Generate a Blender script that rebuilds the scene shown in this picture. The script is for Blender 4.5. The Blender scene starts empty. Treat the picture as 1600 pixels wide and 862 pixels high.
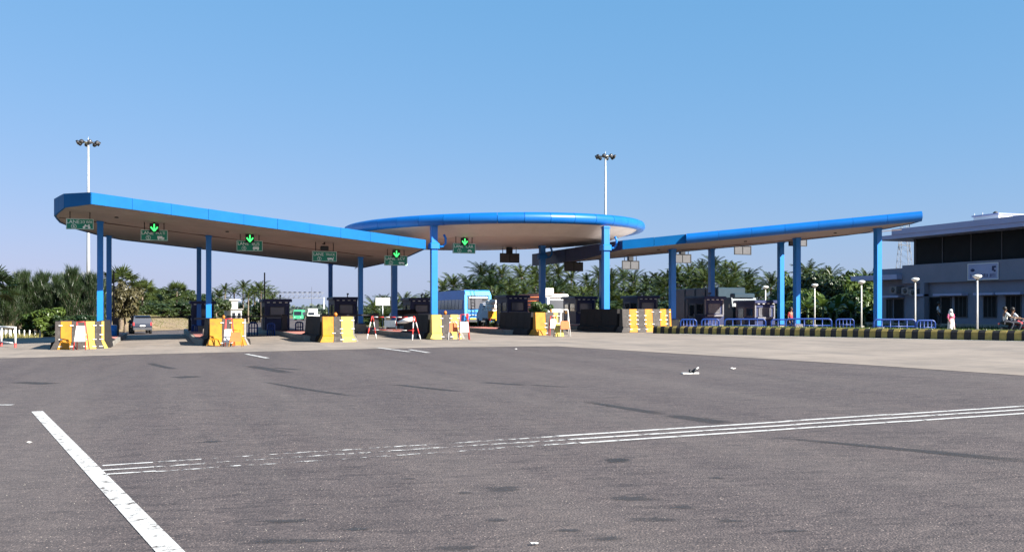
import bpy, bmesh, math, random
from math import sin, cos, pi, radians, sqrt
from mathutils import Vector, Matrix
random.seed(11)
C = bpy.context.scene.collection
scene = bpy.context.scene

# ------------------------------------------------------------------ camera, sky, sun, exposure
YAW = radians(20.0)            # the camera looks 20 degrees to the right of the road axis (+Y)
EYE = 1.65
cam_data = bpy.data.cameras.new('camera'); cam = bpy.data.objects.new('camera', cam_data); C.objects.link(cam)
cam.location = (0, 0, EYE); cam.rotation_euler = (pi/2, 0, -YAW)
cam_data.sensor_width = 36; cam_data.lens = 36*1500/1600; cam_data.shift_y = 53/1600
cam_data.clip_start = 0.1; cam_data.clip_end = 8000
scene.camera = cam

SUN_AZ = radians(142.0)        # clockwise from +Y
SUN_EL = radians(32.0)
world = bpy.data.worlds.new('World'); scene.world = world; world.use_nodes = True
wn = world.node_tree.nodes; wl = world.node_tree.links
for n in list(wn): wn.remove(n)
sky = wn.new('ShaderNodeTexSky'); sky.sky_type = 'NISHITA'; sky.sun_disc = False
sky.sun_elevation = SUN_EL; sky.sun_rotation = SUN_AZ
sky.air_density = 1.2; sky.dust_density = 0.5; sky.ozone_density = 5.0; sky.altitude = 0
bg = wn.new('ShaderNodeBackground'); bg.inputs['Strength'].default_value = 0.06
wo = wn.new('ShaderNodeOutputWorld')
# the photograph's camera response, the same for the whole sky: each channel keeps its own contrast
EXPOSURE = 1.7
sep = wn.new('ShaderNodeSeparateColor'); com = wn.new('ShaderNodeCombineColor'); wl.new(sky.outputs[0], sep.inputs[0])
for i, (g, k) in enumerate([(0.75, 0.80), (0.35, 0.70), (0.30, 1.0)]):
    pw = wn.new('ShaderNodeMath'); pw.operation = 'POWER'; pw.inputs[1].default_value = g
    mu = wn.new('ShaderNodeMath'); mu.operation = 'MULTIPLY'; mu.inputs[1].default_value = k*0.1**g/(0.06*2**EXPOSURE)
    wl.new(sep.outputs[i], pw.inputs[0]); wl.new(pw.outputs[0], mu.inputs[0]); wl.new(mu.outputs[0], com.inputs[i])
wl.new(com.outputs[0], bg.inputs[0]); wl.new(bg.outputs[0], wo.inputs[0])
sd = bpy.data.lights.new('sun', 'SUN'); sd.energy = 5.0; sd.angle = radians(0.53); sd.color = (1.0, 0.95, 0.87)
sun = bpy.data.objects.new('sun', sd); C.objects.link(sun); sun.location = (60, -60, 60)
to_sun = Vector((sin(SUN_AZ)*cos(SUN_EL), cos(SUN_AZ)*cos(SUN_EL), sin(SUN_EL)))
sun.rotation_euler = (-to_sun).to_track_quat('-Z', 'Y').to_euler()
vs = scene.view_settings
vs.view_transform = 'Standard'; vs.look = 'None'; vs.gamma = 1; vs.use_curve_mapping = False
vs.exposure = EXPOSURE
scene.cycles.max_bounces = 5; scene.cycles.transparent_max_bounces = 12
scene.cycles.use_denoising = True

# ------------------------------------------------------------------ measuring helpers (plan coordinates: x across the road, y along it)
def smooth(x, a, b):
    t = min(1, max(0, (x-a)/(b-a))); return t*t*(3-2*t)
def gz(u, v):
    """height of the natural ground: two percent crossfall at the plaza, falling away behind it"""
    uu = max(-26, min(u, 31))
    z = 0.016*uu
    if u > 31: z = 0.496 - 0.44*smooth(u, 31, 39)
    z *= 1 - 0.8*smooth(v, 75, 130)
    z -= 0.62*smooth(v, 64, 98) + 0.75*smooth(v, 98, 260)
    if u < -9: z += 0.75*smooth(-u, 10, 22)*smooth(v, 60, 82)
    if v > 106:                                             # earth bank on the left where the road bends away
        d = road_left(v)-u
        z += 1.75*smooth(d, 0.8, 11)*smooth(v, 107, 121)*(1-smooth(v, 230, 300))*(1-.8*smooth(d, 30, 70))
    return z
ROAD_L = [(-7.5, 66), (-8.5, 85), (-8, 100), (-3, 109), (4, 118), (8, 140), (12, 170), (17, 205), (21.5, 235), (30, 290), (44, 360)]
ROAD_R = [(29, 66), (29, 90), (26, 110), (25, 130), (27, 165), (32, 205), (37, 245), (46, 290), (60, 360)]
def road_left(v):
    for (a, va), (b, vb) in zip(ROAD_L, ROAD_L[1:]):
        if va <= v <= vb: return a+(b-a)*(v-va)/(vb-va)
    return ROAD_L[0][0] if v < 66 else ROAD_L[-1][0]
def ray(px): return (px-800)/1500
def at(px, depth):
    t = ray(px); X = t*depth
    return (X*cos(YAW)+depth*sin(YAW), -X*sin(YAW)+depth*cos(YAW))
def zz(py, depth): return EYE + (484-py)*depth/1500
def gp(px, py, dz=0.0):
    lo, hi = 1.0, 600.0
    k = (py-484)/1500
    for _ in range(60):
        m = (lo+hi)/2; u, v = at(px, m)
        if EYE - k*m > gz(u, v)+dz: lo = m
        else: hi = m
    return at(px, (lo+hi)/2)
def depth_of(u, v): return u*sin(YAW)+v*cos(YAW)
def v_on(px, u):
    t = ray(px); return u*(cos(YAW)-sin(YAW)*t)/(cos(YAW)*t+sin(YAW))

# ------------------------------------------------------------------ materials
def lin(r, g, b):
    f = lambda c: (c/255/12.92) if c/255 <= 0.04045 else ((c/255+0.055)/1.055)**2.4
    return (f(r), f(g), f(b))
MATS = {}
def mat(name, col, rough=0.6, var=0.12, scale=1.5, metal=0.0, bump=0.0, bscale=30, spec=0.4, dirt=None, dirt_amt=0.0, coat=0.0):
    """painted / mineral surface: colour with soft uneven wear, optional grime and fine relief"""
    if name in MATS: return MATS[name]
    m = bpy.data.materials.new(name); m.use_nodes = True
    N = m.node_tree.nodes; L = m.node_tree.links; b = N['Principled BSDF']
    geo = N.new('ShaderNodeNewGeometry')
    no = N.new('ShaderNodeTexNoise'); no.inputs['Scale'].default_value = scale; no.inputs['Detail'].default_value = 6
    no.inputs['Roughness'].default_value = 0.65
    L.new(geo.outputs['Position'], no.inputs['Vector'])
    r = N.new('ShaderNodeValToRGB')
    r.color_ramp.elements[0].position = 0.3; r.color_ramp.elements[1].position = 0.7
    r.color_ramp.elements[0].color = (*[c*(1-var) for c in col], 1)
    r.color_ramp.elements[1].color = (*[min(1, c*(1+var)) for c in col], 1)
    L.new(no.outputs['Fac'], r.inputs['Fac']); out = r.outputs['Color']
    if dirt:
        n2 = N.new('ShaderNodeTexNoise'); n2.inputs['Scale'].default_value = scale*3.3; n2.inputs['Detail'].default_value = 8
        n2.inputs['Roughness'].default_value = 0.75
        L.new(geo.outputs['Position'], n2.inputs['Vector'])
        r2 = N.new('ShaderNodeMapRange'); r2.inputs[1].default_value = 0.5; r2.inputs[2].default_value = 0.72
        r2.inputs[3].default_value = 0.0; r2.inputs[4].default_value = dirt_amt
        L.new(n2.outputs['Fac'], r2.inputs[0])
        mx = N.new('ShaderNodeMix'); mx.data_type = 'RGBA'
        L.new(r2.outputs[0], mx.inputs[0]); L.new(out, mx.inputs[6]); mx.inputs[7].default_value = (*dirt, 1)
        out = mx.outputs[2]
    L.new(out, b.inputs['Base Color'])
    b.inputs['Roughness'].default_value = rough; b.inputs['Metallic'].default_value = metal
    b.inputs['Specular IOR Level'].default_value = spec; b.inputs['Coat Weight'].default_value = coat
    if bump:
        n3 = N.new('ShaderNodeTexNoise'); n3.inputs['Scale'].default_value = bscale; n3.inputs['Detail'].default_value = 4
        L.new(geo.outputs['Position'], n3.inputs['Vector'])
        bp = N.new('ShaderNodeBump'); bp.inputs['Strength'].default_value = bump; bp.inputs['Distance'].default_value = 0.02
        L.new(n3.outputs['Fac'], bp.inputs['Height']); L.new(bp.outputs[0], b.inputs['Normal'])
    MATS[name] = m; return m
def leafmat(name, c1, c2, trans=0.3, scale=1.2):
    if name in MATS: return MATS[name]
    m = bpy.data.materials.new(name); m.use_nodes = True
    N = m.node_tree.nodes; L = m.node_tree.links
    for n in list(N): N.remove(n)
    o = N.new('ShaderNodeOutputMaterial'); geo = N.new('ShaderNodeNewGeometry'); oi = N.new('ShaderNodeObjectInfo')
    no = N.new('ShaderNodeTexNoise'); no.inputs['Scale'].default_value = scale; no.inputs['Detail'].default_value = 4
    L.new(geo.outputs['Position'], no.inputs['Vector'])
    ad = N.new('ShaderNodeMath'); ad.operation = 'MULTIPLY_ADD'; ad.inputs[1].default_value = 0.5; 
    L.new(oi.outputs['Random'], ad.inputs[0]); L.new(no.outputs['Fac'], ad.inputs[2])
    rp = N.new('ShaderNodeMapRange'); rp.inputs[1].default_value = 0.45; rp.inputs[2].default_value = 1.0
    L.new(ad.outputs[0], rp.inputs[0])
    mx = N.new('ShaderNodeMix'); mx.data_type = 'RGBA'; mx.inputs[6].default_value = (*c1, 1); mx.inputs[7].default_value = (*c2, 1)
    L.new(rp.outputs[0], mx.inputs[0])
    d = N.new('ShaderNodeBsdfPrincipled'); d.inputs['Roughness'].default_value = 0.42; d.inputs['Specular IOR Level'].default_value = 0.45
    t = N.new('ShaderNodeBsdfTranslucent'); s = N.new('ShaderNodeMixShader'); s.inputs[0].default_value = trans
    L.new(mx.outputs[2], d.inputs['Base Color']); L.new(mx.outputs[2], t.inputs['Color'])
    L.new(d.outputs[0], s.inputs[1]); L.new(t.outputs[0], s.inputs[2]); L.new(s.outputs[0], o.inputs[0])
    MATS[name] = m; return m
def glowmat(name, col, strength):
    m = bpy.data.materials.new(name); m.use_nodes = True; b = m.node_tree.nodes['Principled BSDF']
    b.inputs['Base Color'].default_value = (*col, 1); b.inputs['Emission Color'].default_value = (*col, 1)
    b.inputs['Emission Strength'].default_value = strength
    MATS[name] = m; return m
def wornpaint(name, col, keep=0.5, soft=0.06, scale=7, rough=0.7, stretch=(1, 1, 1), fade=False):
    """road paint or rubber that has flaked off: opaque flakes over nothing"""
    m = bpy.data.materials.new(name); m.use_nodes = True
    N = m.node_tree.nodes; L = m.node_tree.links; b = N['Principled BSDF']; o = N['Material Output']
    geo = N.new('ShaderNodeNewGeometry'); mp = N.new('ShaderNodeMapping'); mp.inputs['Scale'].default_value = stretch
    L.new(geo.outputs['Position'], mp.inputs['Vector'])
    no = N.new('ShaderNodeTexNoise'); no.inputs['Scale'].default_value = scale; no.inputs['Detail'].default_value = 9; no.inputs['Roughness'].default_value = 0.75
    L.new(mp.outputs[0], no.inputs['Vector'])
    r = N.new('ShaderNodeMapRange'); r.inputs[1].default_value = keep-soft; r.inputs[2].default_value = keep+soft
    L.new(no.outputs['Fac'], r.inputs[0])
    n2 = N.new('ShaderNodeTexNoise'); n2.inputs['Scale'].default_value = scale*2.5; n2.inputs['Detail'].default_value = 5
    L.new(geo.outputs['Position'], n2.inputs['Vector'])
    mx = N.new('ShaderNodeMix'); mx.data_type = 'RGBA'; L.new(n2.outputs['Fac'], mx.inputs[0])
    mx.inputs[6].default_value = (*[c*0.75 for c in col], 1); mx.inputs[7].default_value = (*col, 1)
    L.new(mx.outputs[2], b.inputs['Base Color']); b.inputs['Roughness'].default_value = rough
    t = N.new('ShaderNodeBsdfTransparent'); s = N.new('ShaderNodeMixShader')
    fac = r.outputs[0]
    if fade:                                               # soft rim: marks thin out towards their edges
        at_ = N.new('ShaderNodeAttribute'); at_.attribute_name = 'fade'
        inv = N.new('ShaderNodeMath'); inv.operation = 'SUBTRACT'; inv.inputs[0].default_value = 1; L.new(r.outputs[0], inv.inputs[1])
        mu = N.new('ShaderNodeMath'); mu.operation = 'MULTIPLY'; L.new(inv.outputs[0], mu.inputs[0]); L.new(at_.outputs['Fac'], mu.inputs[1])
        iv2 = N.new('ShaderNodeMath'); iv2.operation = 'SUBTRACT'; iv2.inputs[0].default_value = 1; L.new(mu.outputs[0], iv2.inputs[1]); fac = iv2.outputs[0]
    L.new(fac, s.inputs[0]); L.new(b.outputs[0], s.inputs[1]); L.new(t.outputs[0], s.inputs[2]); L.new(s.outputs[0], o.inputs[0])
    MATS[name] = m; return m

def asphalt_material():
    m = bpy.data.materials.new('asphalt'); m.use_nodes = True
    N = m.node_tree.nodes; L = m.node_tree.links; b = N['Principled BSDF']
    geo = N.new('ShaderNodeNewGeometry')
    def noise(scale, detail=5, rough=0.6, stretch=None, rot=0):
        n = N.new('ShaderNodeTexNoise'); n.inputs['Scale'].default_value = scale; n.inputs['Detail'].default_value = detail
        n.inputs['Roughness'].default_value = rough
        if stretch:
            m0 = N.new('ShaderNodeMapping'); m0.inputs['Rotation'].default_value = (0, 0, rot); L.new(geo.outputs['Position'], m0.inputs['Vector'])
            mp = N.new('ShaderNodeMapping'); mp.inputs['Scale'].default_value = stretch
            L.new(m0.outputs[0], mp.inputs['Vector']); L.new(mp.outputs[0], n.inputs['Vector'])
        else: L.new(geo.outputs['Position'], n.inputs['Vector'])
        return n
    def mixc(fac, a, c, mode='MIX'):
        x = N.new('ShaderNodeMix'); x.data_type = 'RGBA'; x.blend_type = mode
        if isinstance(fac, float): x.inputs[0].default_value = fac
        else: L.new(fac, x.inputs[0])
        for i, k in ((6, a), (7, c)):
            if isinstance(k, tuple): x.inputs[i].default_value = (*k, 1)
            else: L.new(k, x.inputs[i])
        return x.outputs[2]
    def rng(src, a, c, lo=0.0, hi=1.0):
        r = N.new('ShaderNodeMapRange'); r.inputs[1].default_value = a; r.inputs[2].default_value = c
        r.inputs[3].default_value = lo; r.inputs[4].default_value = hi; L.new(src, r.inputs[0]); return r.outputs[0]
    big = noise(0.11, 4, 0.6); base = mixc(rng(big.outputs['Fac'], 0.35, 0.65), (0.083, 0.067, 0.065), (0.106, 0.084, 0.077))
    dust = noise(0.5, 6, 0.7); base = mixc(rng(dust.outputs['Fac'], 0.5, 0.8, 0, 0.35), base, (0.145, 0.104, 0.086))
    streak = noise(1.0, 6, 0.65, (0.10, 1.1, 1), radians(-12)); base = mixc(rng(streak.outputs['Fac'], 0.52, 0.72, 0, 0.4), base, (0.051, 0.041, 0.040))
    st2 = noise(1.0, 5, 0.6, (1.6, 7.5, 1), radians(12)); base = mixc(rng(st2.outputs['Fac'], 0.55, 0.60, 0, 0.75), base, (0.030, 0.024, 0.024))
    st3 = noise(1.0, 6, 0.7, (.7, 2.6, 1), radians(26)); base = mixc(rng(st3.outputs['Fac'], 0.50, 0.64, 0, 0.6), base, (0.042, 0.033, 0.032))
    v = N.new('ShaderNodeTexVoronoi'); v.inputs['Scale'].default_value = 55; L.new(geo.outputs['Position'], v.inputs['Vector'])
    g1 = noise(33, 5, 0.85); base = mixc(rng(g1.outputs['Fac'], 0.33, 0.49, 0.9, 0.0), base, (0.029, 0.023, 0.022))
    base = mixc(rng(g1.outputs['Fac'], 0.52, 0.66, 0, 0.9), base, (0.207, 0.161, 0.144))
    base = mixc(rng(v.outputs['Distance'], 0.35, 0.8, 0, 0.5), base, (0.029, 0.023, 0.023))
    g2 = noise(11, 4, 0.7); base = mixc(rng(g2.outputs['Fac'], 0.32, 0.58, 0.6, 0.0), base, (0.042, 0.033, 0.033))
    ln = noise(1.0, 5, 0.6, (0.55, 0.035, 1), 0.0); base = mixc(rng(ln.outputs['Fac'], 0.42, 0.62, 0, 0.35), base, (0.126, 0.106, 0.095))
    ln2 = noise(1.0, 6, 0.7, (1.3, 0.05, 1), radians(9)); base = mixc(rng(ln2.outputs['Fac'], 0.56, 0.68, 0, 0.4), base, (0.045, 0.039, 0.037))
    g3 = noise(4.5, 6, 0.75, (0.8, 1.6, 1), radians(20)); base = mixc(rng(g3.outputs['Fac'], 0.30, 0.55, 0.5, 0.0), base, (0.049, 0.041, 0.040))
    base = mixc(rng(g3.outputs['Fac'], 0.55, 0.75, 0, 0.4), base, (0.153, 0.124, 0.111))
    sp = noise(60, 2, 0.5); base = mixc(rng(sp.outputs['Fac'], 0.66, 0.72, 0, 0.95), base, (0.348, 0.275, 0.241))
    L.new(base, b.inputs['Base Color']); b.inputs['Roughness'].default_value = 0.75; b.inputs['Specular IOR Level'].default_value = 0.3
    bp = N.new('ShaderNodeBump'); bp.inputs['Strength'].default_value = 0.55; bp.inputs['Distance'].default_value = 0.01
    L.new(v.outputs['Distance'], bp.inputs['Height']); L.new(bp.outputs[0], b.inputs['Normal'])
    MATS['asphalt'] = m; return m
def ground_material():
    m = bpy.data.materials.new('scrub_ground'); m.use_nodes = True
    N = m.node_tree.nodes; L = m.node_tree.links; b = N['Principled BSDF']; geo = N.new('ShaderNodeNewGeometry')
    def noise(s, d=6):
        n = N.new('ShaderNodeTexNoise'); n.inputs['Scale'].default_value = s; n.inputs['Detail'].default_value = d; n.inputs['Roughness'].default_value = 0.7
        L.new(geo.outputs['Position'], n.inputs['Vector']); return n.outputs['Fac']
    def mixc(f, lo, hi, a, c):
        r = N.new('ShaderNodeMapRange'); r.inputs[1].default_value = lo; r.inputs[2].default_value = hi; L.new(f, r.inputs[0])
        x = N.new('ShaderNodeMix'); x.data_type = 'RGBA'; L.new(r.outputs[0], x.inputs[0])
        for i, k in ((6, a), (7, c)):
            if isinstance(k, tuple): x.inputs[i].default_value = (*k, 1)
            else: L.new(k, x.inputs[i])
        return x.outputs[2]
    c = mixc(noise(0.09), 0.42, 0.58, (0.085, 0.10, 0.03), (0.25, 0.17, 0.095))
    c = mixc(noise(0.9), 0.5, 0.75, c, (0.12, 0.12, 0.045))
    c = mixc(noise(6, 3), 0.5, 0.8, c, (0.06, 0.065, 0.02))
    L.new(c, b.inputs['Base Color']); b.inputs['Roughness'].default_value = 0.95; b.inputs['Specular IOR Level'].default_value = 0.1
    MATS['ground'] = m; return m

# ------------------------------------------------------------------ mesh helpers
class MB:
    def __init__(s): s.v = []; s.f = []; s.sm = []
    def add(s, vs_, fs, smooth_=False):
        n = len(s.v); s.v += [tuple(p) for p in vs_]; s.f += [tuple(i+n for i in f) for f in fs]; s.sm += [smooth_]*len(fs); return s
    def hexa(s, b, t):
        return s.add(list(b)+list(t), [(3, 2, 1, 0), (4, 5, 6, 7), (0, 1, 5, 4), (1, 2, 6, 5), (2, 3, 7, 6), (3, 0, 4, 7)])
    def box(s, c, d, rz=0):
        hx, hy, hz = d[0]/2, d[1]/2, d[2]/2; cr, sr = cos(rz), sin(rz)
        P = lambda x, y, z: (c[0]+x*cr-y*sr, c[1]+x*sr+y*cr, c[2]+z)
        return s.hexa([P(-hx, -hy, -hz), P(hx, -hy, -hz), P(hx, hy, -hz), P(-hx, hy, -hz)], [P(-hx, -hy, hz), P(hx, -hy, hz), P(hx, hy, hz), P(-hx, hy, hz)])
    def cham(s, c, d, r=0.03, rz=0):
        """box with chamfered vertical and top edges"""
        hx, hy = d[0]/2, d[1]/2; cr, sr = cos(rz), sin(rz); z0, z1 = c[2]-d[2]/2, c[2]+d[2]/2
        def ring(k, z): 
            a, b_ = hx-k, hy-k
            pts = [(-a+r, -b_), (a-r, -b_), (a, -b_+r), (a, b_-r), (a-r, b_), (-a+r, b_), (-a, b_-r), (-a, -b_+r)]
            return [(c[0]+x*cr-y*sr, c[1]+x*sr+y*cr, z) for x, y in pts]
        V = ring(0, z0)+ring(0, z1-r)+ring(r, z1); F = []
        for k in (0, 8):
            for i in range(8): F.append((k+i, k+(i+1) % 8, k+8+(i+1) % 8, k+8+i))
        F += [tuple(range(7, -1, -1)), tuple(range(16, 24))]
        return s.add(V, F)
    def prism(s, poly, z0, z1):
        n = len(poly); V = [(x, y, z0) for x, y in poly]+[(x, y, z1) for x, y in poly]
        F = [(i, (i+1) % n, n+(i+1) % n, n+i) for i in range(n)]+[tuple(range(n-1, -1, -1)), tuple(range(n, 2*n))]
        return s.add(V, F)
    def tube(s, pts, r, n=8, cap=True, sm=True):
        pts = [Vector(p) for p in pts]; rs = r if isinstance(r, (list, tuple)) else [r]*len(pts)
        V = []; up = None
        for i, p in enumerate(pts):
            d = (pts[min(i+1, len(pts)-1)]-pts[max(i-1, 0)]).normalized()
            if up is None: up = Vector((0, 0, 1)) if abs(d.z) < 0.9 else Vector((1, 0, 0))
            x = d.cross(up).normalized(); y = x.cross(d).normalized(); up = y
            V += [p+(x*cos(2*pi*k/n)+y*sin(2*pi*k/n))*rs[i] for k in range(n)]
        F = [(i*n+k, i*n+(k+1) % n, (i+1)*n+(k+1) % n, (i+1)*n+k) for i in range(len(pts)-1) for k in range(n)]
        if cap: F += [tuple(range(n-1, -1, -1)), tuple((len(pts)-1)*n+k for k in range(n))]
        return s.add(V, F, sm)
    def lathe(s, prof, n=16, c=(0, 0, 0), axis='z', sm=True):
        V = []
        for r, h in prof:
            for k in range(n):
                a = 2*pi*k/n
                if axis == 'z': V.append((c[0]+r*cos(a), c[1]+r*sin(a), c[2]+h))
                elif axis == 'x': V.append((c[0]+h, c[1]+r*cos(a), c[2]+r*sin(a)))
                else: V.append((c[0]+r*cos(a), c[1]+h, c[2]+r*sin(a)))
        m = len(prof); F = [(i*n+k, i*n+(k+1) % n, (i+1)*n+(k+1) % n, (i+1)*n+k) for i in range(m-1) for k in range(n)]
        F += [tuple(range(n-1, -1, -1)), tuple((m-1)*n+k for k in range(n))]
        return s.add(V, F, sm)
    def build(s, name, m, parent=None, fix=True):
        me = bpy.data.meshes.new(name); me.from_pydata(s.v, [], s.f)
        me.polygons.foreach_set('use_smooth', s.sm)
        if fix:
            bm = bmesh.new(); bm.from_mesh(me); bmesh.ops.recalc_face_normals(bm, faces=bm.faces); bm.to_mesh(me); bm.free()
        me.materials.append(MATS[m] if isinstance(m, str) else m); me.update()
        o = bpy.data.objects.new(name, me); C.objects.link(o)
        if parent: o.parent = parent
        return o
def tag(o, label=None, cat=None, group=None, kind=None):
    if label: o['label'] = label
    if cat: o['category'] = cat
    if group: o['group'] = group
    if kind: o['kind'] = kind
    return o
def thing(name, label, cat, loc=(0, 0, 0), rz=0, group=None):
    o = bpy.data.objects.new(name, None); C.objects.link(o); o.empty_display_size = 0.3
    o.location = loc; o.rotation_euler = (0, 0, rz); return tag(o, label, cat, group)
def struct(o): o['kind'] = 'structure'; return o
def inst(src, name, parent, loc=(0, 0, 0), rot=(0, 0, 0), sc=(1, 1, 1)):
    o = src.copy(); o.name = name; C.objects.link(o); o.parent = parent; o.location = loc; o.rotation_euler = rot; o.scale = sc; return o
def copy_tree(o, parent=None):
    c = o.copy(); C.objects.link(c); c.parent = parent
    for ch in list(o.children): copy_tree(ch, c)
    return c
def sheet(name, pts, dz, m, step=3.0, zf=None, parent=None, kind='structure'):
    """a thin sheet that follows the ground"""
    bm = bmesh.new(); f = bm.faces.new([bm.verts.new((x, y, 0)) for x, y in pts])
    bmesh.ops.triangulate(bm, faces=bm.faces[:])
    for ax in (0, 1):
        lo = min(p[ax] for p in pts); hi = max(p[ax] for p in pts); k = math.floor(lo/step)*step+step
        while k < hi:
            no = [0, 0, 0]; no[ax] = 1; co = [0, 0, 0]; co[ax] = k
            bmesh.ops.bisect_plane(bm, geom=bm.verts[:]+bm.edges[:]+bm.faces[:], plane_co=co, plane_no=no); k += step
    for v in bm.verts: v.co.z = (zf or gz)(v.co.x, v.co.y)+dz
    bmesh.ops.recalc_face_normals(bm, faces=bm.faces)
    if sum(f.normal.z for f in bm.faces) < 0: bmesh.ops.reverse_faces(bm, faces=bm.faces)
    me = bpy.data.meshes.new(name); bm.to_mesh(me); bm.free(); me.materials.append(MATS[m])
    o = bpy.data.objects.new(name, me); C.objects.link(o)
    if parent: o.parent = parent
    elif kind: o['kind'] = kind
    return o
def text_part(name, s, size, m, parent, loc, rot=(pi/2, 0, 0), align='CENTER', w=1.0):
    cu = bpy.data.curves.new(name, 'FONT'); cu.body = s; cu.size = size; cu.align_x = align; cu.align_y = 'CENTER'; cu.extrude = 0.002
    t = bpy.data.objects.new(name+'_src', cu); C.objects.link(t)
    me = bpy.data.meshes.new_from_object(t.evaluated_get(bpy.context.evaluated_depsgraph_get()))
    bpy.data.objects.remove(t); me.materials.clear(); me.materials.append(MATS[m])
    o = bpy.data.objects.new(name, me); C.objects.link(o); o.parent = parent; o.location = loc; o.rotation_euler = rot; o.scale = (w, 1, 1); return o

# ------------------------------------------------------------------ palette
asphalt_material(); ground_material()
mat('concrete_road', (0.205, 0.170, 0.140), 0.85, 0.22, 0.35, dirt=(0.12, 0.105, 0.09), dirt_amt=0.5, bump=0.25, bscale=40)
def concrete_material():
    m = MATS['concrete_road']; N = m.node_tree.nodes; L = m.node_tree.links; b = N['Principled BSDF']
    src = b.inputs['Base Color'].links[0].from_socket; geo = N.new('ShaderNodeNewGeometry')
    def layer(src, stretch, rot, lo, hi, amt, col):
        mp = N.new('ShaderNodeMapping'); mp.inputs['Scale'].default_value = stretch; mp.inputs['Rotation'].default_value = (0, 0, rot); L.new(geo.outputs['Position'], mp.inputs['Vector'])
        n = N.new('ShaderNodeTexNoise'); n.inputs['Scale'].default_value = 1; n.inputs['Detail'].default_value = 7; n.inputs['Roughness'].default_value = .7; L.new(mp.outputs[0], n.inputs['Vector'])
        r = N.new('ShaderNodeMapRange'); r.inputs[1].default_value = lo; r.inputs[2].default_value = hi; r.inputs[4].default_value = amt; L.new(n.outputs['Fac'], r.inputs[0])
        x = N.new('ShaderNodeMix'); x.data_type = 'RGBA'; L.new(r.outputs[0], x.inputs[0]); L.new(src, x.inputs[6]); x.inputs[7].default_value = (*col, 1); return x.outputs[2]
    c = layer(src, (.9, .12, 1), 0, .48, .68, .55, (0.11, 0.098, 0.088))
    c = layer(c, (.15, .8, 1), -.25, .5, .7, .6, (0.26, 0.215, 0.175))
    c = layer(c, (.3, 1.4, 1), -.3, .6, .68, .6, (0.07, 0.062, 0.056))
    L.new(c, b.inputs['Base Color'])
concrete_material()
mat('concrete', (0.22, 0.205, 0.18), 0.85, 0.2, 1.0, dirt=(0.09, 0.085, 0.08), dirt_amt=0.6)
mat('earth', (0.20, 0.14, 0.082), 0.95, 0.3, 0.4, dirt=(0.075, 0.085, 0.028), dirt_amt=0.8)
mat('island_red', (0.42, 0.16, 0.13), 0.8, 0.2, 1.5, dirt=(0.2, 0.15, 0.12), dirt_amt=0.6)
mat('blue_fascia', (0.001, 0.095, 0.28), 0.6, 0.10, 0.8, spec=0.12, dirt=(0.006, 0.11, 0.29), dirt_amt=0.4)
mat('blue_roll', (0.002, 0.098, 0.35), 0.38, 0.08, 0.8, spec=0.35, dirt=(0.008, 0.12, 0.38), dirt_amt=0.3)
mat('blue_column', (0.004, 0.15, 0.50), 0.4, 0.08, 1.5, spec=0.5)
mat('blue_rail', (0.004, 0.030, 0.16), 0.4, 0.12, 2)
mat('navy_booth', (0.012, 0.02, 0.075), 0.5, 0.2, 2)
mat('soffit', (0.25, 0.222, 0.205), 0.7, 0.12, 0.5, dirt=(0.17, 0.14, 0.125), dirt_amt=0.45)
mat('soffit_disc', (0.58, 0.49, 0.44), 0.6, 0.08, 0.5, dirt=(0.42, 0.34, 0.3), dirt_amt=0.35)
mat('soffit_joint', (0.12, 0.09, 0.08), 0.8)
mat('sign_green', (0.002, 0.19, 0.115), 0.45, 0.1, 3)
mat('sign_white', (0.72, 0.78, 0.75), 0.5, 0.1, 5)
mat('sign_back', (0.075, 0.074, 0.078), 0.6, 0.15, 3)
mat('black_metal', (0.012, 0.012, 0.014), 0.5, 0.2, 4)
mat('dark_grey', (0.045, 0.045, 0.05), 0.6, 0.2, 3)
mat('grey_panel', (0.14, 0.14, 0.155), 0.5, 0.15, 3)
mat('galvanised', (0.50, 0.52, 0.54), 0.4, 0.12, 2, metal=0.5)
mat('white_paint', (0.62, 0.61, 0.58), 0.5, 0.1, 3, dirt=(0.35, 0.3, 0.25), dirt_amt=0.4)
mat('red_paint', (0.50, 0.035, 0.03), 0.5, 0.15, 3, dirt=(0.3, 0.1, 0.08), dirt_amt=0.4)
mat('orange_paint', (0.62, 0.14, 0.04), 0.5, 0.12, 3)
mat('barrier_yellow', (0.41, 0.175, 0.007), 0.65, 0.2, 1.3, dirt=(0.20, 0.085, 0.02), dirt_amt=0.9, bump=0.15)
mat('barrier_pale', (0.47, 0.335, 0.07), 0.65, 0.15, 1.3, dirt=(0.30, 0.19, 0.06), dirt_amt=0.8, bump=0.15)
mat('barrier_black', (0.040, 0.033, 0.030), 0.7, 0.3, 1.6, dirt=(0.13, 0.115, 0.10), dirt_amt=0.6, bump=0.15)
mat('kerb_yellow', (0.33, 0.235, 0.06), 0.8, 0.25, 2.5, dirt=(0.10, 0.08, 0.035), dirt_amt=0.6, bump=0.2)
mat('kerb_black', (0.020, 0.017, 0.016), 0.8, 0.3, 2.5, dirt=(0.06, 0.05, 0.045), dirt_amt=0.5, bump=0.2)
mat('glass_dark', (0.015, 0.018, 0.024), 0.12, 0.2, 1, spec=0.6)
mat('glass_grey', (0.10, 0.10, 0.11), 0.2, 0.15, 2, spec=0.6)
mat('building_wall', (0.15, 0.165, 0.22), 0.8, 0.08, 0.8, dirt=(0.2, 0.2, 0.23), dirt_amt=0.35)
mat('building_fascia', (0.27, 0.30, 0.46), 0.7, 0.07, 0.6, dirt=(0.3, 0.28, 0.34), dirt_amt=0.3)
mat('building_white', (0.75, 0.74, 0.70), 0.7, 0.06, 1)
mat('tyre', (0.014, 0.014, 0.015), 0.85, 0.2, 6)
mat('rim', (0.35, 0.35, 0.36), 0.4, 0.1, 3, metal=0.6)
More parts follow.
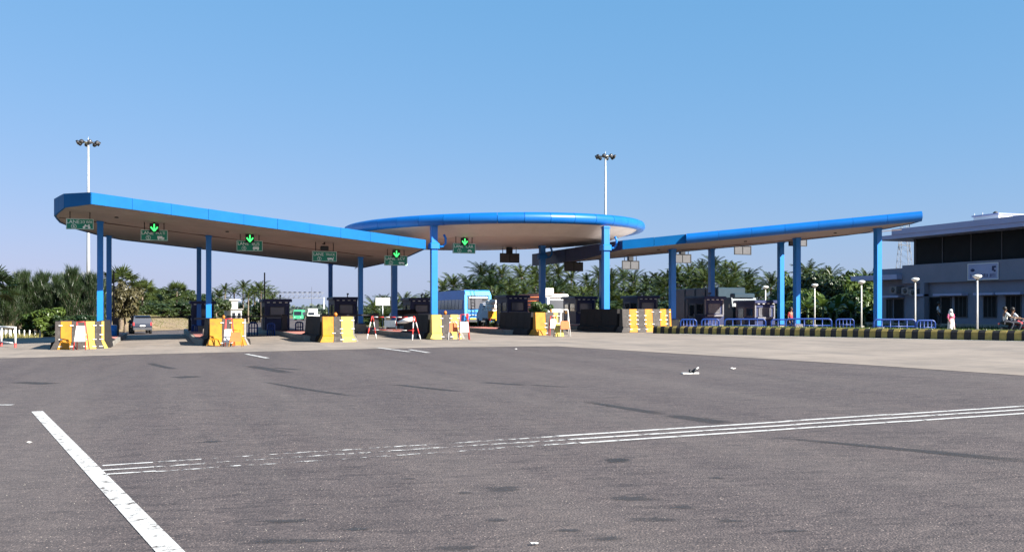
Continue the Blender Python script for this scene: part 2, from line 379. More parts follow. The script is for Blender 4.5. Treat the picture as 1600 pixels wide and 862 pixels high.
mat('car_slate', (0.014, 0.019, 0.034), 0.3, 0.08, 2, spec=0.6, coat=0.5)
mat('car_black', (0.015, 0.016, 0.018), 0.3, 0.1, 2, spec=0.6, coat=0.5)
mat('bus_blue', (0.02, 0.17, 0.50), 0.4, 0.1, 2, dirt=(0.1, 0.15, 0.25), dirt_amt=0.3)
mat('bus_cyan', (0.10, 0.38, 0.60), 0.4, 0.1, 2)
mat('bus_green', (0.05, 0.33, 0.17), 0.45, 0.1, 2)
mat('truck_teal', (0.005, 0.026, 0.046), 0.5, 0.15, 2, dirt=(0.02, 0.03, 0.04), dirt_amt=0.4)
mat('yellow_plate', (0.70, 0.45, 0.02), 0.5, 0.08, 4)
mat('tailgate_yellow', (0.72, 0.33, 0.02), 0.5, 0.1, 3, dirt=(0.4, 0.2, 0.05), dirt_amt=0.3)
mat('lamp_red', (0.45, 0.02, 0.02), 0.3, 0.05, 4)
mat('lamp_amber', (0.42, 0.13, 0.01), 0.3, 0.1, 8)
mat('lamp_white', (0.80, 0.79, 0.72), 0.35, 0.04, 4)
mat('skin', (0.16, 0.085, 0.05), 0.6, 0.1, 8)
mat('hair', (0.012, 0.010, 0.009), 0.6, 0.1, 8)
mat('cloth_white', (0.72, 0.70, 0.66), 0.85, 0.1, 6)
mat('cloth_pink', (0.62, 0.10, 0.20), 0.85, 0.12, 6)
mat('cloth_yellow', (0.55, 0.30, 0.02), 0.85, 0.1, 6)
mat('cloth_dark', (0.03, 0.032, 0.045), 0.85, 0.15, 6)
mat('cloth_pale', (0.45, 0.47, 0.52), 0.85, 0.1, 6)
mat('cloth_red', (0.35, 0.04, 0.05), 0.85, 0.1, 6)
mat('bark', (0.15, 0.115, 0.085), 0.9, 0.25, 3, bump=0.3)
mat('house_white', (0.42, 0.41, 0.39), 0.8, 0.1, 1)
glowmat('arrow_green', (0.05, 0.85, 0.15), 0.75)
leafmat('palm_leaf', (0.006, 0.018, 0.004), (0.066, 0.088, 0.018), 0.25, 1.1)
leafmat('casuarina_leaf', (0.007, 0.018, 0.005), (0.027, 0.047, 0.013), 0.2, 0.5)
mat('pylon_steel', (0.16, 0.165, 0.18), 0.6)
leafmat('tree_leaf', (0.013, 0.028, 0.007), (0.046, 0.066, 0.016), 0.22, 0.5)
leafmat('brown_leaf', (0.040, 0.038, 0.016), (0.085, 0.072, 0.028), 0.25, 0.6)
leafmat('bright_leaf', (0.022, 0.052, 0.010), (0.085, 0.125, 0.022), 0.3, 0.8)
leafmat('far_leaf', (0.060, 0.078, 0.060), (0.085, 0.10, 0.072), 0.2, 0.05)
leafmat('dry_grass', (0.10, 0.11, 0.03), (0.24, 0.21, 0.075), 0.3, 1.0)
wornpaint('road_white', (0.50, 0.49, 0.47), 0.58, 0.05, 7)
wornpaint('road_white_worn', (0.48, 0.47, 0.45), 0.485, 0.05, 9)
wornpaint('rubber', (0.030, 0.028, 0.029), 0.60, 0.22, 4, 0.8, fade=True)
wornpaint('oil', (0.040, 0.037, 0.037), 0.52, 0.24, 6, 0.7, fade=True)
wornpaint('road_white_ghost', (0.55, 0.54, 0.52), 0.44, 0.05, 8)
mat('barrier_side_shade', (0.010, 0.008, 0.008), 0.8, 0.4, 1.6, dirt=(0.03, 0.026, 0.022), dirt_amt=0.5)  # darker barrier black for the side walls, their shade put into the colour

# ------------------------------------------------------------------ the ground
def terrain():
    bm = bmesh.new()
    def axis(near, a, b, far):
        xs = [-far, -far*0.5, -far*0.25, -far*0.12]; k = a
        while k <= b: xs.append(k); k += near
        return sorted(set(xs+[far*0.12, far*0.25, far*0.5, far]))
    xs = axis(4, -180, 240, 4000); ys = axis(4, -30, 330, 4000)
    g = {}
    for i, x in enumerate(xs):
        for j, y in enumerate(ys):
            z = gz(max(-300, min(300, x)), max(-30, min(400, y)))
            g[i, j] = bm.verts.new((x, y, z))
    for i in range(len(xs)-1):
        for j in range(len(ys)-1): bm.faces.new((g[i, j], g[i+1, j], g[i+1, j+1], g[i, j+1]))
    me = bpy.data.meshes.new('ground'); bm.to_mesh(me); bm.free(); me.materials.append(MATS['ground'])
    o = bpy.data.objects.new('ground', me); C.objects.link(o); o.location.z = -0.03; return struct(o)
terrain()
# asphalt forecourt, concrete apron over it, the road that runs on behind the plaza
edge = [gp(px, py) for px, py in [(-330, 576), (0, 560), (250, 553), (500, 547), (700, 542.5), (870, 541), (1100, 555), (1350, 570), (1600, 587), (2100, 618)]]
KERB = [(24.6, 45.6), (25.4, 43.0), (27.7, 35.0), (30.0, 27.0), (32.6, 18.0), (35.5, 8.0), (38.0, -2)]
sheet('asphalt_forecourt', [(-22, -14), (40, -14), (38, -2), (35.5, 8), (30.2, 26.5), (25.6, 43), (24, 48), (-9, 48), (-12, 40), (-22, 22)], 0.004, 'asphalt', 4)
sheet('concrete_apron', edge[1:-1]+[(30.1, 26.8), (27.9, 34.8), (25.9, 43.0), (26.5, 66), (-3.2, 66), (-7.5, 66), (-8.5, 52), (-11, 42)], 0.010, 'concrete_road', 4)
sheet('opposite_road', [(31, 27), (36, 12), (44, 12), (44.4, 40), (44.4, 110), (27, 110), (27, 46), (29.5, 36)], 0.006, 'concrete_road', 4)
RL, RR = ROAD_L, ROAD_R
sheet('road', RL+RR[::-1], 0.006, 'asphalt', 5)
sheet('earth_bank', [(-8.6, 99), (-3.4, 109), (3.6, 118), (7.6, 140), (11.6, 170), (3, 172), (-3, 140), (-6, 124), (-12, 114), (-20, 108)], 0.03, 'earth', 3)
sheet('sand_shoulder', [(-8.5, 52), (-7.6, 66), (-8.6, 85), (-10.5, 85), (-12.5, 66), (-15, 52), (-20, 40), (-19, 34), (-11, 42)], -0.005, 'earth', 4)
# painted lines and skid marks
def decal(name, V, F, fade, m):
    me = bpy.data.meshes.new(name); me.from_pydata([(x, y, gz(x, y)+dz) for x, y, dz in V], [], F); me.materials.append(MATS[m])
    at_ = me.attributes.new('fade', 'FLOAT', 'POINT'); at_.data.foreach_set('value', fade)
    o = bpy.data.objects.new(name, me); C.objects.link(o); return struct(o)
def skid(a, b, wa, wb, dz=0.007):
    A = Vector(gp(*a)); B = Vector(gp(*b)); d = (B-A); n = Vector((-d.y, d.x)).normalized(); V = []; F = []; fd = []; k = 14; r = random.Random(int(a[0])); bend = r.uniform(-.02, .02)*d.length
    for i in range(k+1):
        t = i/k; c = A+d*t+n*(bend*sin(pi*t)); w = wa+(wb-wa)*t; e = min(1, 4*t, 5*(1-t))
        for x, f in ((-.5, 0), (-.25, 1), (.25, 1), (.5, 0)): p = c+n*w*1.5*x; V.append((p.x, p.y, dz)); fd.append(f*e*.9)
    for i in range(k):
        for j in range(3): F.append((4*i+j, 4*i+j+1, 4*i+j+5, 4*i+j+4))
    decal('skid_mark', V, F, fd, 'rubber')
def strip_px(name, a, b, wa, wb, m, dz=0.016, parent=None):
    """a stripe between two photo-measured ground points, widths in metres"""
    A = Vector(gp(*a)); B = Vector(gp(*b)); d = (B-A).normalized(); n = Vector((-d.y, d.x))
    pts = [A+n*wa/2, B+n*wb/2, B-n*wb/2, A-n*wa/2]
    return sheet(name, [tuple(p) for p in pts], dz, m, 2.0, parent=parent)
A = Vector(gp(58, 643)); B = Vector(gp(265, 862)); D = (B-A).normalized()
e2 = B+D*4
n = Vector((-D.y, D.x))*0.085
sheet('edge_line', [tuple(A+n), tuple(e2+n), tuple(e2-n), tuple(A-n)], 0.010, 'road_white', 2)
rng = random.Random(5)
for k, (yl, yr) in enumerate([(728, 634.5), (735, 640), (742.5, 646)]):
    A = Vector(gp(160, yl)); B = Vector(gp(1600, yr)); d = (B-A); Lh = d.length; d.normalize(); n = Vector((-d.y, d.x))
    B2 = B+d*6
    par = bpy.data.objects.new('rumble_strip', None); C.objects.link(par); struct(par)
    segs = []; s_ = 0.0
    total = (B2-A).length
    while s_ < total:
        p = A+d*s_; X = p.x*cos(YAW)-p.y*sin(YAW); Y = depth_of(p.x, p.y); px = 800+1500*X/Y
        if px < 265: ln, gap, w, pm = 0.5, 0.0, 0.07, 'road_white_worn' if px > 215 else 'road_white'
        elif px < 400: ln, gap, w, pm = 0.5, 0.0, 0.06, 'road_white_ghost'
        elif px < 700: ln, gap, w, pm = 0.5, 0.0, 0.07, 'road_white_worn' if rng.random() < .5 else 'road_white_ghost'
        elif px < 850: ln, gap, w, pm = 0.6, 0.0, 0.085, 'road_white_worn'
        else: ln, gap, w, pm = rng.uniform(1.2, 3.0), 0.0, 0.10, 'road_white'
        q0, q1 = A+d*s_, A+d*min(total, s_+ln); j = rng.uniform(-.02, .02)
        sheet('paint_bar', [tuple(q0+n*(w/2+j)), tuple(q1+n*(w/2+j)), tuple(q1-n*(w/2-j)), tuple(q0-n*(w/2-j))], 0.009+0.0005*k, pm, 8, parent=par)
        s_ += ln+gap
for a, b, wa, wb in [((1205, 683), (1625, 723), .10, .22), ((386, 571), (452, 583), .30, .3), ((425, 574), (470, 578), .15, .15), ((750, 597), (825, 602), .16, .2), ((825, 601), (890, 605), .12, .1),
                     ((910, 627), (1040, 648), .14, .2), ((1040, 648), (1140, 662), .22, .3), ((20, 597), (85, 600), .3, .4), ((410, 596), (560, 620), .12, .14), ((278, 588), (302, 590), .4, .5),
                     ((232, 567), (275, 577), .2, .2), ((1130, 528.5), (1330, 534), .2, .2), ((610, 600), (720, 612), .15, .2), ((985, 719), (945, 720), .2, .2)]:
    skid(a, b, wa, wb)
def blot(px, py, rx, ry):
    c = gp(px, py); r2 = random.Random(px*7+py); V = [(c[0], c[1], .0065)]; fd = [1.0]; n = 18; F = []
    jit = [1+r2.uniform(-.35, .35) for _ in range(n)]
    for q, f in ((.5, .95), (.85, .7), (1.25, 0)):
        for k in range(n):
            a = 2*pi*k/n; X = rx*cos(a)*jit[k]*q; Y = ry*sin(a)*jit[k]*q
            V.append((c[0]+X*cos(YAW)+Y*sin(YAW), c[1]-X*sin(YAW)+Y*cos(YAW), .0065)); fd.append(f)
    F = [(0, 1+k, 1+(k+1) % n) for k in range(n)]+[(1+q*n+k, 1+(q+1)*n+k, 1+(q+1)*n+(k+1) % n, 1+q*n+(k+1) % n) for q in range(2) for k in range(n)]
    decal('oil_stain', V, F, fd, 'oil')
for q in [(785, 764, .15, .10), (725, 770, .07, .05), (985, 779, .17, .09), (1020, 812, .16, .07), (1140, 814, .08, .05), (965, 719, .14, .08), (888, 829, .10, .05), (1070, 793, .11, .05), (775, 813, .08, .06), (455, 846, .30, .06), (560, 827, .10, .05), (715, 856, .14, .06), (640, 748, .06, .05), (1235, 830, .10, .04), (440, 814, .2, .05), (1120, 747, .07, .06), (950, 842, .12, .05), (330, 690, .12, .1)]: blot(*q)
for a, b in [((385, 553.5), (418, 560)), ((590, 543.5), (640, 550)), ((640, 546.5), (670, 551.5))]: strip_px('lane_line', a, b, 0.16, 0.16, 'road_white', 0.018)
for px, py, w in [(175, 541, 26), (225, 541.5, 20), (145, 547, 20), (30, 541, 22), (255, 539.5, 16)]: strip_px('lane_line', (px, py), (px+w, py-1), 0.25, 0.25, 'road_white_worn', 0.018)
strip_px('lane_line', (-6, 633), (20, 633), 0.12, 0.12, 'road_white', 0.012)
for i in range(len(KERB)-2):
    a, b = Vector(KERB[i+1]) if i else Vector((25.2, 43.6)), Vector(KERB[i+2]); dd = (b-a).normalized(); nn = Vector((dd.y, -dd.x))
    sheet('kerb_line', [tuple(a+nn*.12), tuple(b+nn*.12), tuple(b+nn*.30), tuple(a+nn*.30)], 0.018, 'white_paint', 4)

# ------------------------------------------------------------------ traffic islands (raised, red tops)
def island(u, v0, v1, w, h=0.24):
    o = MB(); pts = [(u-w/2, v0+w*.5), (u-w*.3, v0+.12), (u, v0), (u+w*.3, v0+.12), (u+w/2, v0+w*.5), (u+w/2, v1), (u-w/2, v1)]
    bm = [(x, y) for x, y in pts]; z = gz(u, (v0+v1)/2)
    o.prism(bm, z-0.4, z+h); r = struct(o.build('traffic_island', 'concrete'))
    t = MB(); c = (u, (v0+v1)/2)
    t.prism([(c[0]+(x-c[0])*.86, c[1]+(y-c[1])*.985) for x, y in pts], z+h-0.02, z+h+0.012); t.build('island_paving', 'island_red', r)
    return z+h+0.012
ISL = [(-3.1, 47.5, 67, 1.9), (2.4, 46.5, 74, 1.9), (7.6, 47.5, 74, 1.9), (12.9, 47, 76, 1.9), (18.9, 49.5, 76, 2.0), (25.9, 50.2, 69, 2.6), (31.4, 50, 76, 1.9), (35.6, 46, 74, 1.9), (39.4, 42.5, 72, 1.9)]
ITOP = [island(*i) for i in ISL]

# ------------------------------------------------------------------ canopies
def wing(name, label, outline, zf, front, row, roll_from=None, cols=(), fh=0.48, cw=0.28):
    """flat tilted canopy: faceted fascia, dipped soffit, square columns. outline runs front edge first (points 0 -> 1)"""
    root = thing(name, label, 'canopy', (outline[0][0], outline[0][1], 0), 0, 'toll plaza canopies')
    ox, oy = outline[0]; a, b = Vector(front[0]), Vector(front[1]); d = (b-a).normalized(); nin = Vector((-d.y, d.x))
    def dist(u, v): return (Vector((u, v))-a).dot(nin)
    def zs(u, v): return zf(u)-0.34*min(1, max(0, dist(u, v)/row))
    so = sheet('soffit', outline, 0, 'soffit', 1.45, zs, root); so.location = (-ox, -oy, 0)
    # dark joint where the soffit folds, and a few recessed downlights
    P0 = a+nin*row; P1 = b+nin*row
    L0 = MB(); pts = [P0+(P1-P0)*k/8 for k in range(9)]
    L0.tube([(p.x-ox, p.y-oy, zs(p.x, p.y)-0.005) for p in pts], 0.025, 5); L0.build('fold_strip', 'soffit_joint', root)
    for k in range(3):
        p = a+d*(2+k*(b-a).length/3.2)+nin*(row*.55)
        q = MB().lathe([(0.09, 0), (0.09, 0.05), (0.06, 0.06)], 10, (p.x-ox, p.y-oy, zs(p.x, p.y)-0.05)); q.build('downlight', 'dark_grey', root)
    rf = sheet('roof', [(x, y) for x, y in outline], 0, 'galvanised', 6, lambda u, v: zf(u)+fh-0.08, root); rf.location = (-ox, -oy, 0)
    n = len(outline)
    cen = Vector((sum(p[0] for p in outline)/n, sum(p[1] for p in outline)/n))
    rr = random.Random(len(label))
    for i in range(n):
        p, q = Vector(outline[i]), Vector(outline[(i+1) % n]); ln = (q-p).length; dd = (q-p).normalized(); out = Vector((dd.y, -dd.x))
        if out.dot((p+q)/2-cen) < 0: out = -out
        m = max(1, round(ln/1.8))
        for k in range(m):
            s0, s1 = p+dd*(ln*k/m+0.006), p+dd*(ln*(k+1)/m-0.006); mid = (k+.5)/m
            rolled = roll_from is not None and i == 0 and mid > roll_from
            j = rr.uniform(-.006, .006)
            M = MB()
            if rolled:
                sec = [(0.0, -0.06), (0.10, -0.05), (0.20, 0.02), (0.27, 0.13), (0.29, 0.25), (0.25, 0.37), (0.16, 0.46), (0.04, 0.51), (-.12, .52)]
                V = []; 
                for s in (s0, s1):
                    for o_, h in sec: V.append((s.x+out.x*(o_+j)-ox, s.y+out.y*(o_+j)-oy, zs(s.x, s.y)+h))
                nn = len(sec); M.add(V, [(t, t+1, nn+t+1, nn+t) for t in range(nn-1)], True)
                M.add(V, [tuple(range(nn)), tuple(range(2*nn-1, nn-1, -1))])
            else:
                bt = [s0-out*.05, s1-out*.05, s1+out*(.02+j), s0+out*(.02+j)]
                M.hexa([(t.x-ox, t.y-oy, zs(t.x, t.y)-.04) for t in bt], [(t.x-ox, t.y-oy, zf(t.x)+fh+rr.uniform(-.008, .012)) for t in bt])
            M.build('fascia_panel', 'blue_roll' if rolled else ('navy_booth' if (out.x < -.9 and roll_from is not None) else 'blue_fascia'), root)  # inner end panels take dark navy: the shade there is painted into their colour
    for u, v in cols: column(root, u, v, zs(u, v)+.03, ox, oy, cw)
    return root, zs
def column(root, u, v, top, ox, oy, w=0.32):
    z0 = gz(u, v)-.1; x, y = u-ox, v-oy
    M = MB().box((x, y, (z0+top)/2), (w, w, top-z0)); c = M.build('column', 'blue_column', root)
    MB().cham((x, y, z0+.1+.34), (.62, .62, .5), .03).build('plinth', 'concrete', c)
    MB().box((x, y, z0+.72), (.46, .46, .03)).build('base_plate', 'blue_rail', c)
    MB().box((x, y, top-.09), (w+.08, w+.08, .05)).build('collar', 'blue_column', c)
LF = [(-3.0, 46.8), (13.9, 52.4)]
zl = lambda u: 6.42-0.0775*(u+3)
wl_out = [LF[0], LF[1], (13.9, 70.3), (-2.4, 64.6), (-3.6, 62.4), (-4.6, 58.8), (-5.05, 55.2), (-4.95, 51.6), (-4.25, 48.6)]
LW, zsl = wing('toll_canopy', 'long blue-edged canopy on the left, tilting down to the right over green lane signs', wl_out, zl, LF, 5.8, None, [(-2.95, 52.5), (2.35, 54.6), (11.6, 59.5), (-3.0, 62), (2.2, 65), (11.45, 70.0)])
tr = MB()
for a, b in [((13.2, 66, -.15), (13.2, 69.8, -.5)), ((13.2, 66, -.15), (13.2, 69.8, .15)), ((13.2, 66, -.5), (13.2, 66, .2))]:
    tr.tube([(a[0]+3, a[1]-46.8, zl(13.2)+a[2]), (b[0]+3, b[1]-46.8, zl(13.2)+b[2])], 0.035, 5)
tr.build('truss', 'galvanised', LW)
RF = [(25.2, 50.4), (39.4, 42.1)]
zr = lambda u: 5.22+0.0965*(u-25.2)
wr_out = [RF[0], RF[1], (39.9, 43.4), (39.9, 56.4), (25.3, 65.2), (25.1, 57)]
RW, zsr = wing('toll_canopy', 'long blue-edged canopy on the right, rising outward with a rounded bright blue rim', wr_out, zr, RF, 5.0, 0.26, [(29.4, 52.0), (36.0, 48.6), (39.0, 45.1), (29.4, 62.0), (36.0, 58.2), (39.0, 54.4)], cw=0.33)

def rotunda():
    cx, cy, R, r = 20.6, 60.0, 9.55, 0.32
    root = thing('toll_canopy', 'round blue-rimmed canopy in the middle between the two long wings', 'canopy', (cx, cy, 0), 0, 'toll plaza canopies')
    zc = lambda x: 6.86+0.020*x
    n = 40
    for k in range(n):
        a0, a1 = 2*pi*k/n+.0012, 2*pi*(k+1)/n-.0012; j = random.uniform(-.004, .004)
        V = []; m = 14
        for a in [a0, (a0+a1)/2, a1]:
            for t in range(m):
                b = 2*pi*t/m; rr = R+(r+j)*cos(b); V.append((rr*cos(a), rr*sin(a), zc(rr*cos(a))+(r+j)*sin(b)))
        F = [(i*m+t, i*m+(t+1) % m, (i+1)*m+(t+1) % m, (i+1)*m+t) for i in range(2) for t in range(m)]
        M = MB(); M.add(V, F, True); M.add(V, [tuple(range(m-1, -1, -1)), tuple(2*m+t for t in range(m))]); M.build('fascia_panel', 'blue_roll', root)
    # faceted soffit: flat in the middle, folding up to the rim outside the columns
    M = MB(); V = [(0, 0, 5.98)]; K = 16
    for R_, dz in ((7.4, 6.0), (R-.05, 6.66)):
        for k in range(K):
            a = 2*pi*(k+.5)/K; V.append((R_*cos(a), R_*sin(a), dz+.020*R_*cos(a)))
    F = [(0, 1+k, 1+(k+1) % K) for k in range(K)]+[(1+k, 1+K+k, 1+K+(k+1) % K, 1+(k+1) % K) for k in range(K)]
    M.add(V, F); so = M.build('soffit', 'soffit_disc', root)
    M = MB(); V = [(0, 0, 7.3)]+[((R-.1)*cos(2*pi*k/32), (R-.1)*sin(2*pi*k/32), zc((R-.1)*cos(2*pi*k/32))+.18) for k in range(32)]
    M.add(V, [(0, 1+k, 1+(k+1) % 32) for k in range(32)]); M.build('roof', 'galvanised', root)
    for u, v in [(14.55, 53.0), (14.55, 63.0), (24.4, 51.0), (24.4, 61.0)]:
        column(root, u, v, 6.55 if v < 58 else 6.05, cx, cy, 0.36)
        q = MB(); x, y = u-cx, v-cy
        q.tube([(x+.18, y-.1, 5.25), (x+.5, y-.12, 5.28), (x+.66, y-.12, 5.45), (x+.66, y-.12, 5.75), (x+.55, y-.12, 5.95)], 0.07, 8); q.build('pipe_bracket', 'blue_column', root)
        MB().cham((x, y, 5.3), (.56, .56, .34), .05).build('column_collar', 'blue_column', root)
    return root
rotunda()

# ------------------------------------------------------------------ hanging lane signs
def icon(M, kind, cx, cz, y):
    b = lambda x, z, w, h: M.box((cx+x, y, cz+z), (w, .006, h))
    def wheel(x, z, r):
        pts = [(cx+x+r*cos(a*pi/5), cz+z+r*sin(a*pi/5)) for a in range(10)]
        M.add([(p, y-.003, q) for p, q in pts]+[(p, y+.003, q) for p, q in pts], [tuple(range(9, -1, -1)), tuple(range(10, 20))]+[(i, (i+1) % 10, 10+(i+1) % 10, 10+i) for i in range(10)])
    if kind == 'bike': wheel(-.11, -.04, .06); wheel(.11, -.04, .06); b(0, .02, .2, .05); b(-.05, .07, .06, .06); b(.1, .06, .08, .08)
    elif kind == 'tractor': b(-.04, .02, .24, .12); b(.12, -.02, .1, .08); wheel(-.1, -.07, .04); wheel(.1, -.07, .04); wheel(.02, -.07, .03)
    elif kind == 'bus': b(0, .0, .32, .11); wheel(-.1, -.07, .035); wheel(.1, -.07, .035); b(0, .09, .28, .03)
    elif kind == 'lorry': b(-.05, 0, .24, .10); b(.12, -.01, .08, .08); wheel(-.1, -.065, .035); wheel(.12, -.065, .035); b(.16, .06, .03, .06)
    elif kind == 'van': b(-.03, .0, .26, .08); b(.13, -.01, .07, .06); wheel(-.09, -.05, .03); wheel(.1, -.05, .03)
    elif kind == 'car': b(0, -.02, .26, .06); b(-.01, .03, .15, .06); wheel(-.08, -.055, .03); wheel(.08, -.055, .03)
SIGNS = [(125, 350, 45.5, '2/3 WH', '6', 'bike', False, 'leftmost of the green lane signs, with a motorbike symbol and no lit arrow'),
         (241, 367.5, 48, 'MULTI', '5', 'tractor', True, 'green lane sign with lit arrow, second from the left under the left canopy'),
         (390, 384, 51, 'BUS', '4', 'bus', True, 'green lane sign reading LANE BUS under a lit green arrow'),
         (507, 400.5, 53, 'TRUCK', '3', 'lorry', False, 'green lane sign with a lorry symbol and no lit arrow'),
         (618.5, 407, 55, 'LCV', '2', 'van', True, 'green lane sign reading LANE LCV hanging between left and round canopy'),
         (725, 388, 56.5, 'CAR', '1', 'car', True, 'green lane sign reading LANE CAR under the round canopy')]
for px, py, dep, word, num, ic, lit, lab in SIGNS:
    u, v = at(px, dep); z = zz(py, dep); w = {125: 1.2, 241: 1.27, 725: 1.38}.get(px, 1.34); h = w*.425
    t = thing('lane_sign', lab, 'lane sign', (u, v, z), 0, 'green lane signs')
    MB().cham((0, 0, 0), (w, .10, h), .012).build('board', 'sign_green', t)
    M = MB()
    for x, zc, sx, sz in [(0, h/2-.02, w-.02, .018), (0, -h/2+.02, w-.02, .018), (-w/2+.02, 0, .018, h-.06), (w/2-.02, 0, .018, h-.06)]: M.box((x, -.053, zc), (sx, .008, sz))
    M.build('border', 'sign_white', t)
    text_part('legend', 'LANE', .235, 'sign_white', t, (-w*.25, -.054, h*.18), w=1.0)
    text_part('legend', word, .235 if len(word) < 4 else .19, 'sign_white', t, (w*.23, -.054, h*.18), w=1.0 if len(word) < 4 else .82)
    text_part('lane_number', num, .2, 'sign_white', t, (-w*.22, -.054, -h*.24))
    R_ = MB(); V = []
    for rr in (.115, .098):
        V += [(-w*.22+rr*cos(2*pi*k/20), -.054, -h*.24+rr*sin(2*pi*k/20)) for k in range(20)]
    R_.add(V, [(k, (k+1) % 20, 20+(k+1) % 20, 20+k) for k in range(20)]); R_.build('number_ring', 'sign_white', t)
    M = MB(); icon(M, ic, w*.24, -h*.22, -.054); M.build('vehicle_symbol', 'sign_white', t)
    ceil = 0.0
    top = (zsl(u, v) if px < 660 else 6.05)-z
    if px > 600 and px < 660: top = .9
    for x in (-w*.36, w*.36): MB().tube([(x, 0, h/2-.01), (x, 0, max(top, h/2+.2))], .024, 6).build('hanger', 'black_metal', t)
    if lit or ic == 'lorry':
        hz = h/2+.10 if lit else h/2+.16
        hou = MB().cham((0, .0 if not lit else -.09, hz), (.44, .16, .44 if lit else .26), .03).build('signal_housing', 'black_metal', t)
        MB().tube([(0, 0, hz+.2), (0, 0, max(top, hz+.25))], .05, 6).build('signal_bracket', 'black_metal', t)
        if lit:
            yy = -.175
            A_ = MB(); A_.box((0, yy, hz+.035), (.062, .008, .28))
            for sgn in (-1, 1):
                p0, p1 = Vector((0, yy, hz-.17)), Vector((sgn*.16, yy, hz+.03)); dd = (p1-p0).normalized(); nn = Vector((-dd.z, 0, dd.x))*.034
                A_.add([p0+nn, p1+nn, p1-nn, p0-nn], [(0, 1, 2, 3)]); 
            A_.build('arrow', 'arrow_green', hou, fix=False)
for px, py, dep, lab in [(796, 403, 67, 'sign back nearest the lit lane signs, under the round canopy'), (896, 416.5, 68, 'sign back hanging lowest, just left of the bright blue column'), (985, 414, 72, 'sign back just right of the bright blue column'),
                         (1066, 404, 70, 'sign back half hidden by a blue column of the right canopy'), (1160, 391, 70, 'sign back hanging free between two columns of the right canopy'), (1246, 377, 64, 'rightmost sign back, mostly hidden behind a blue column')]:
    u, v = at(px, dep); z = zz(py, dep); w, h = 1.38, .60
    t = thing('lane_sign', 'grey unlit '+lab, 'lane sign', (u, v, z), 0, 'lane signs seen from behind')
    for s in (-1, 1): MB().cham((s*w*.25, -.03, 0), (w*.48, .05, h*.9), .01).build('back_panel', 'sign_back', t)
    M = MB()
    for x, zc, sx, sz in [(0, h/2, w+.05, .055), (0, -h/2, w+.05, .055), (-w/2, 0, .055, h-.06), (w/2, 0, .055, h-.06), (0, 0, .05, h-.06)]: M.box((x, -.04, zc), (sx, .08, sz))
    M.build('frame', 'black_metal', t)
    for x in (-w*.36, w*.36): MB().tube([(x, 0, h/2), (x, 0, h/2+.5)], .026, 6).build('hanger', 'black_metal', t)
    MB().cham((0, .02, h/2+.24), (.42, .3, .42), .04).build('signal_housing', 'black_metal', t)

# ------------------------------------------------------------------ crash barriers
def barrier(u, v, w, cols, side, lab, beacon=None, h=1.2, z=None, curve=0.0, length=5.0, sunk=0.0):
    t = thing('crash_barrier', lab, 'barrier', (u, v, gz(u, v)+.008), 0, 'striped crash barriers')
    prof = [(0, .42), (.26, .38), (.33, .22), (h, .15)]            # height, half thickness
    tot = sum(c[0] for c in cols); x = -w/2; r = random.Random(int(u*10)); k = 0
    def widen(x, zz_): return x*(1+(.16/(w/2))*(1-min(1, zz_/.33))) if zz_ < .33 else x
    xs = []
    for ww, col in cols:
        x1 = x+ww/tot*w; M = MB(); V = []; g = .008
        yoff = lambda xx: curve*(max(0, xx/(w/2)-.3))**2
        for zz_, ht in prof:
            for sy in (-1, 1):
                for xx in (x+g, x1-g): V.append((widen(xx, zz_), sy*ht+yoff(xx), zz_))
        F = [(0, 2, 3, 1)]; m = len(prof)
        for i in range(m-1):
            a = 4*i; b = a+4; F += [(a, a+1, b+1, b), (a+2, b+2, b+3, a+3), (a, b, b+2, a+2), (a+1, a+3, b+3, b+1)]
        a = 4*(m-1); F.append((a, a+1, a+3, a+2)); M.add(V, F)
        p = M.build('barrier_panel', col, t); xs.append((x, x1))
        # steel cleats across each joint
        if k:
            for zc in ([.12, .42, .62, 1.02] if w < 2.5 else [.16, .45, .68, .92, 1.12]):
                th = .38 if zc < .26 else .23-.07*(zc-.33)/.9
                if r.random() < .7: MB().box((x, -th-.012+yoff(x), zc), (.15, .024, .035)).build('cleat', 'white_paint', t)
        x = x1; k += 1
    n = int(length/1.0)
    for sgn in (-1, 1):
        for i in range(n):
            M = MB(); V = []; y0 = .45+i*1.0+.008; y1 = y0+.984
            if sgn > 0 and curve: continue
            for zz_, ht in prof:
                for sx in (-1, 1):
                    for yy in (y0, y1): V.append((sgn*(w/2-.16)+sx*ht, yy, zz_))
            F = [(0, 2, 3, 1)]
            for q in range(3):
                a = 4*q; b = a+4; F += [(a, a+1, b+1, b), (a+2, b+2, b+3, a+3), (a, b, b+2, a+2), (a+1, a+3, b+3, b+1)]
            F.append((12, 13, 15, 14)); M.add(V, F); M.build('barrier_panel', 'barrier_side_shade', t)
    M = MB().box((0, length/2+.3, .42), (max(.3, w-.9), length-.2, .8)); M.build('soil_fill', 'earth', t)
    if beacon is not None:
        bx, s = beacon
        M = MB(); M.lathe([(.05, h-.01), (.05, h+.03), (s, h+.05), (s*1.1, h+.05+s*.9), (s*.6, h+.05+s*1.7), (s*.1, h+.05+s*1.9)], 12, (bx, -.05, 0)); M.build('beacon', 'lamp_amber', t)
    return t
Y, K, P, G = 'barrier_yellow', 'barrier_black', 'barrier_pale', 'concrete'
BP = [gp(125, 545), gp(356, 539.5), gp(528, 534), gp(696, 529.5), gp(857, 523.5), gp(1014, 518.5)]
barrier(*BP[0], 1.95, [(.25, K), (.5, Y), (.62, K), (.42, P), (.30, K), (.12, P)], [K, Y], 'yellow and black striped crash barrier farthest left, beside the light mast', None)
barrier(*BP[1], 1.58, [(.62, Y), (.45, K), (.65, Y), (.12, G)], [K], 'yellow and black crash barrier second from the left, fronted by propped warning boards', (-.18, .06))
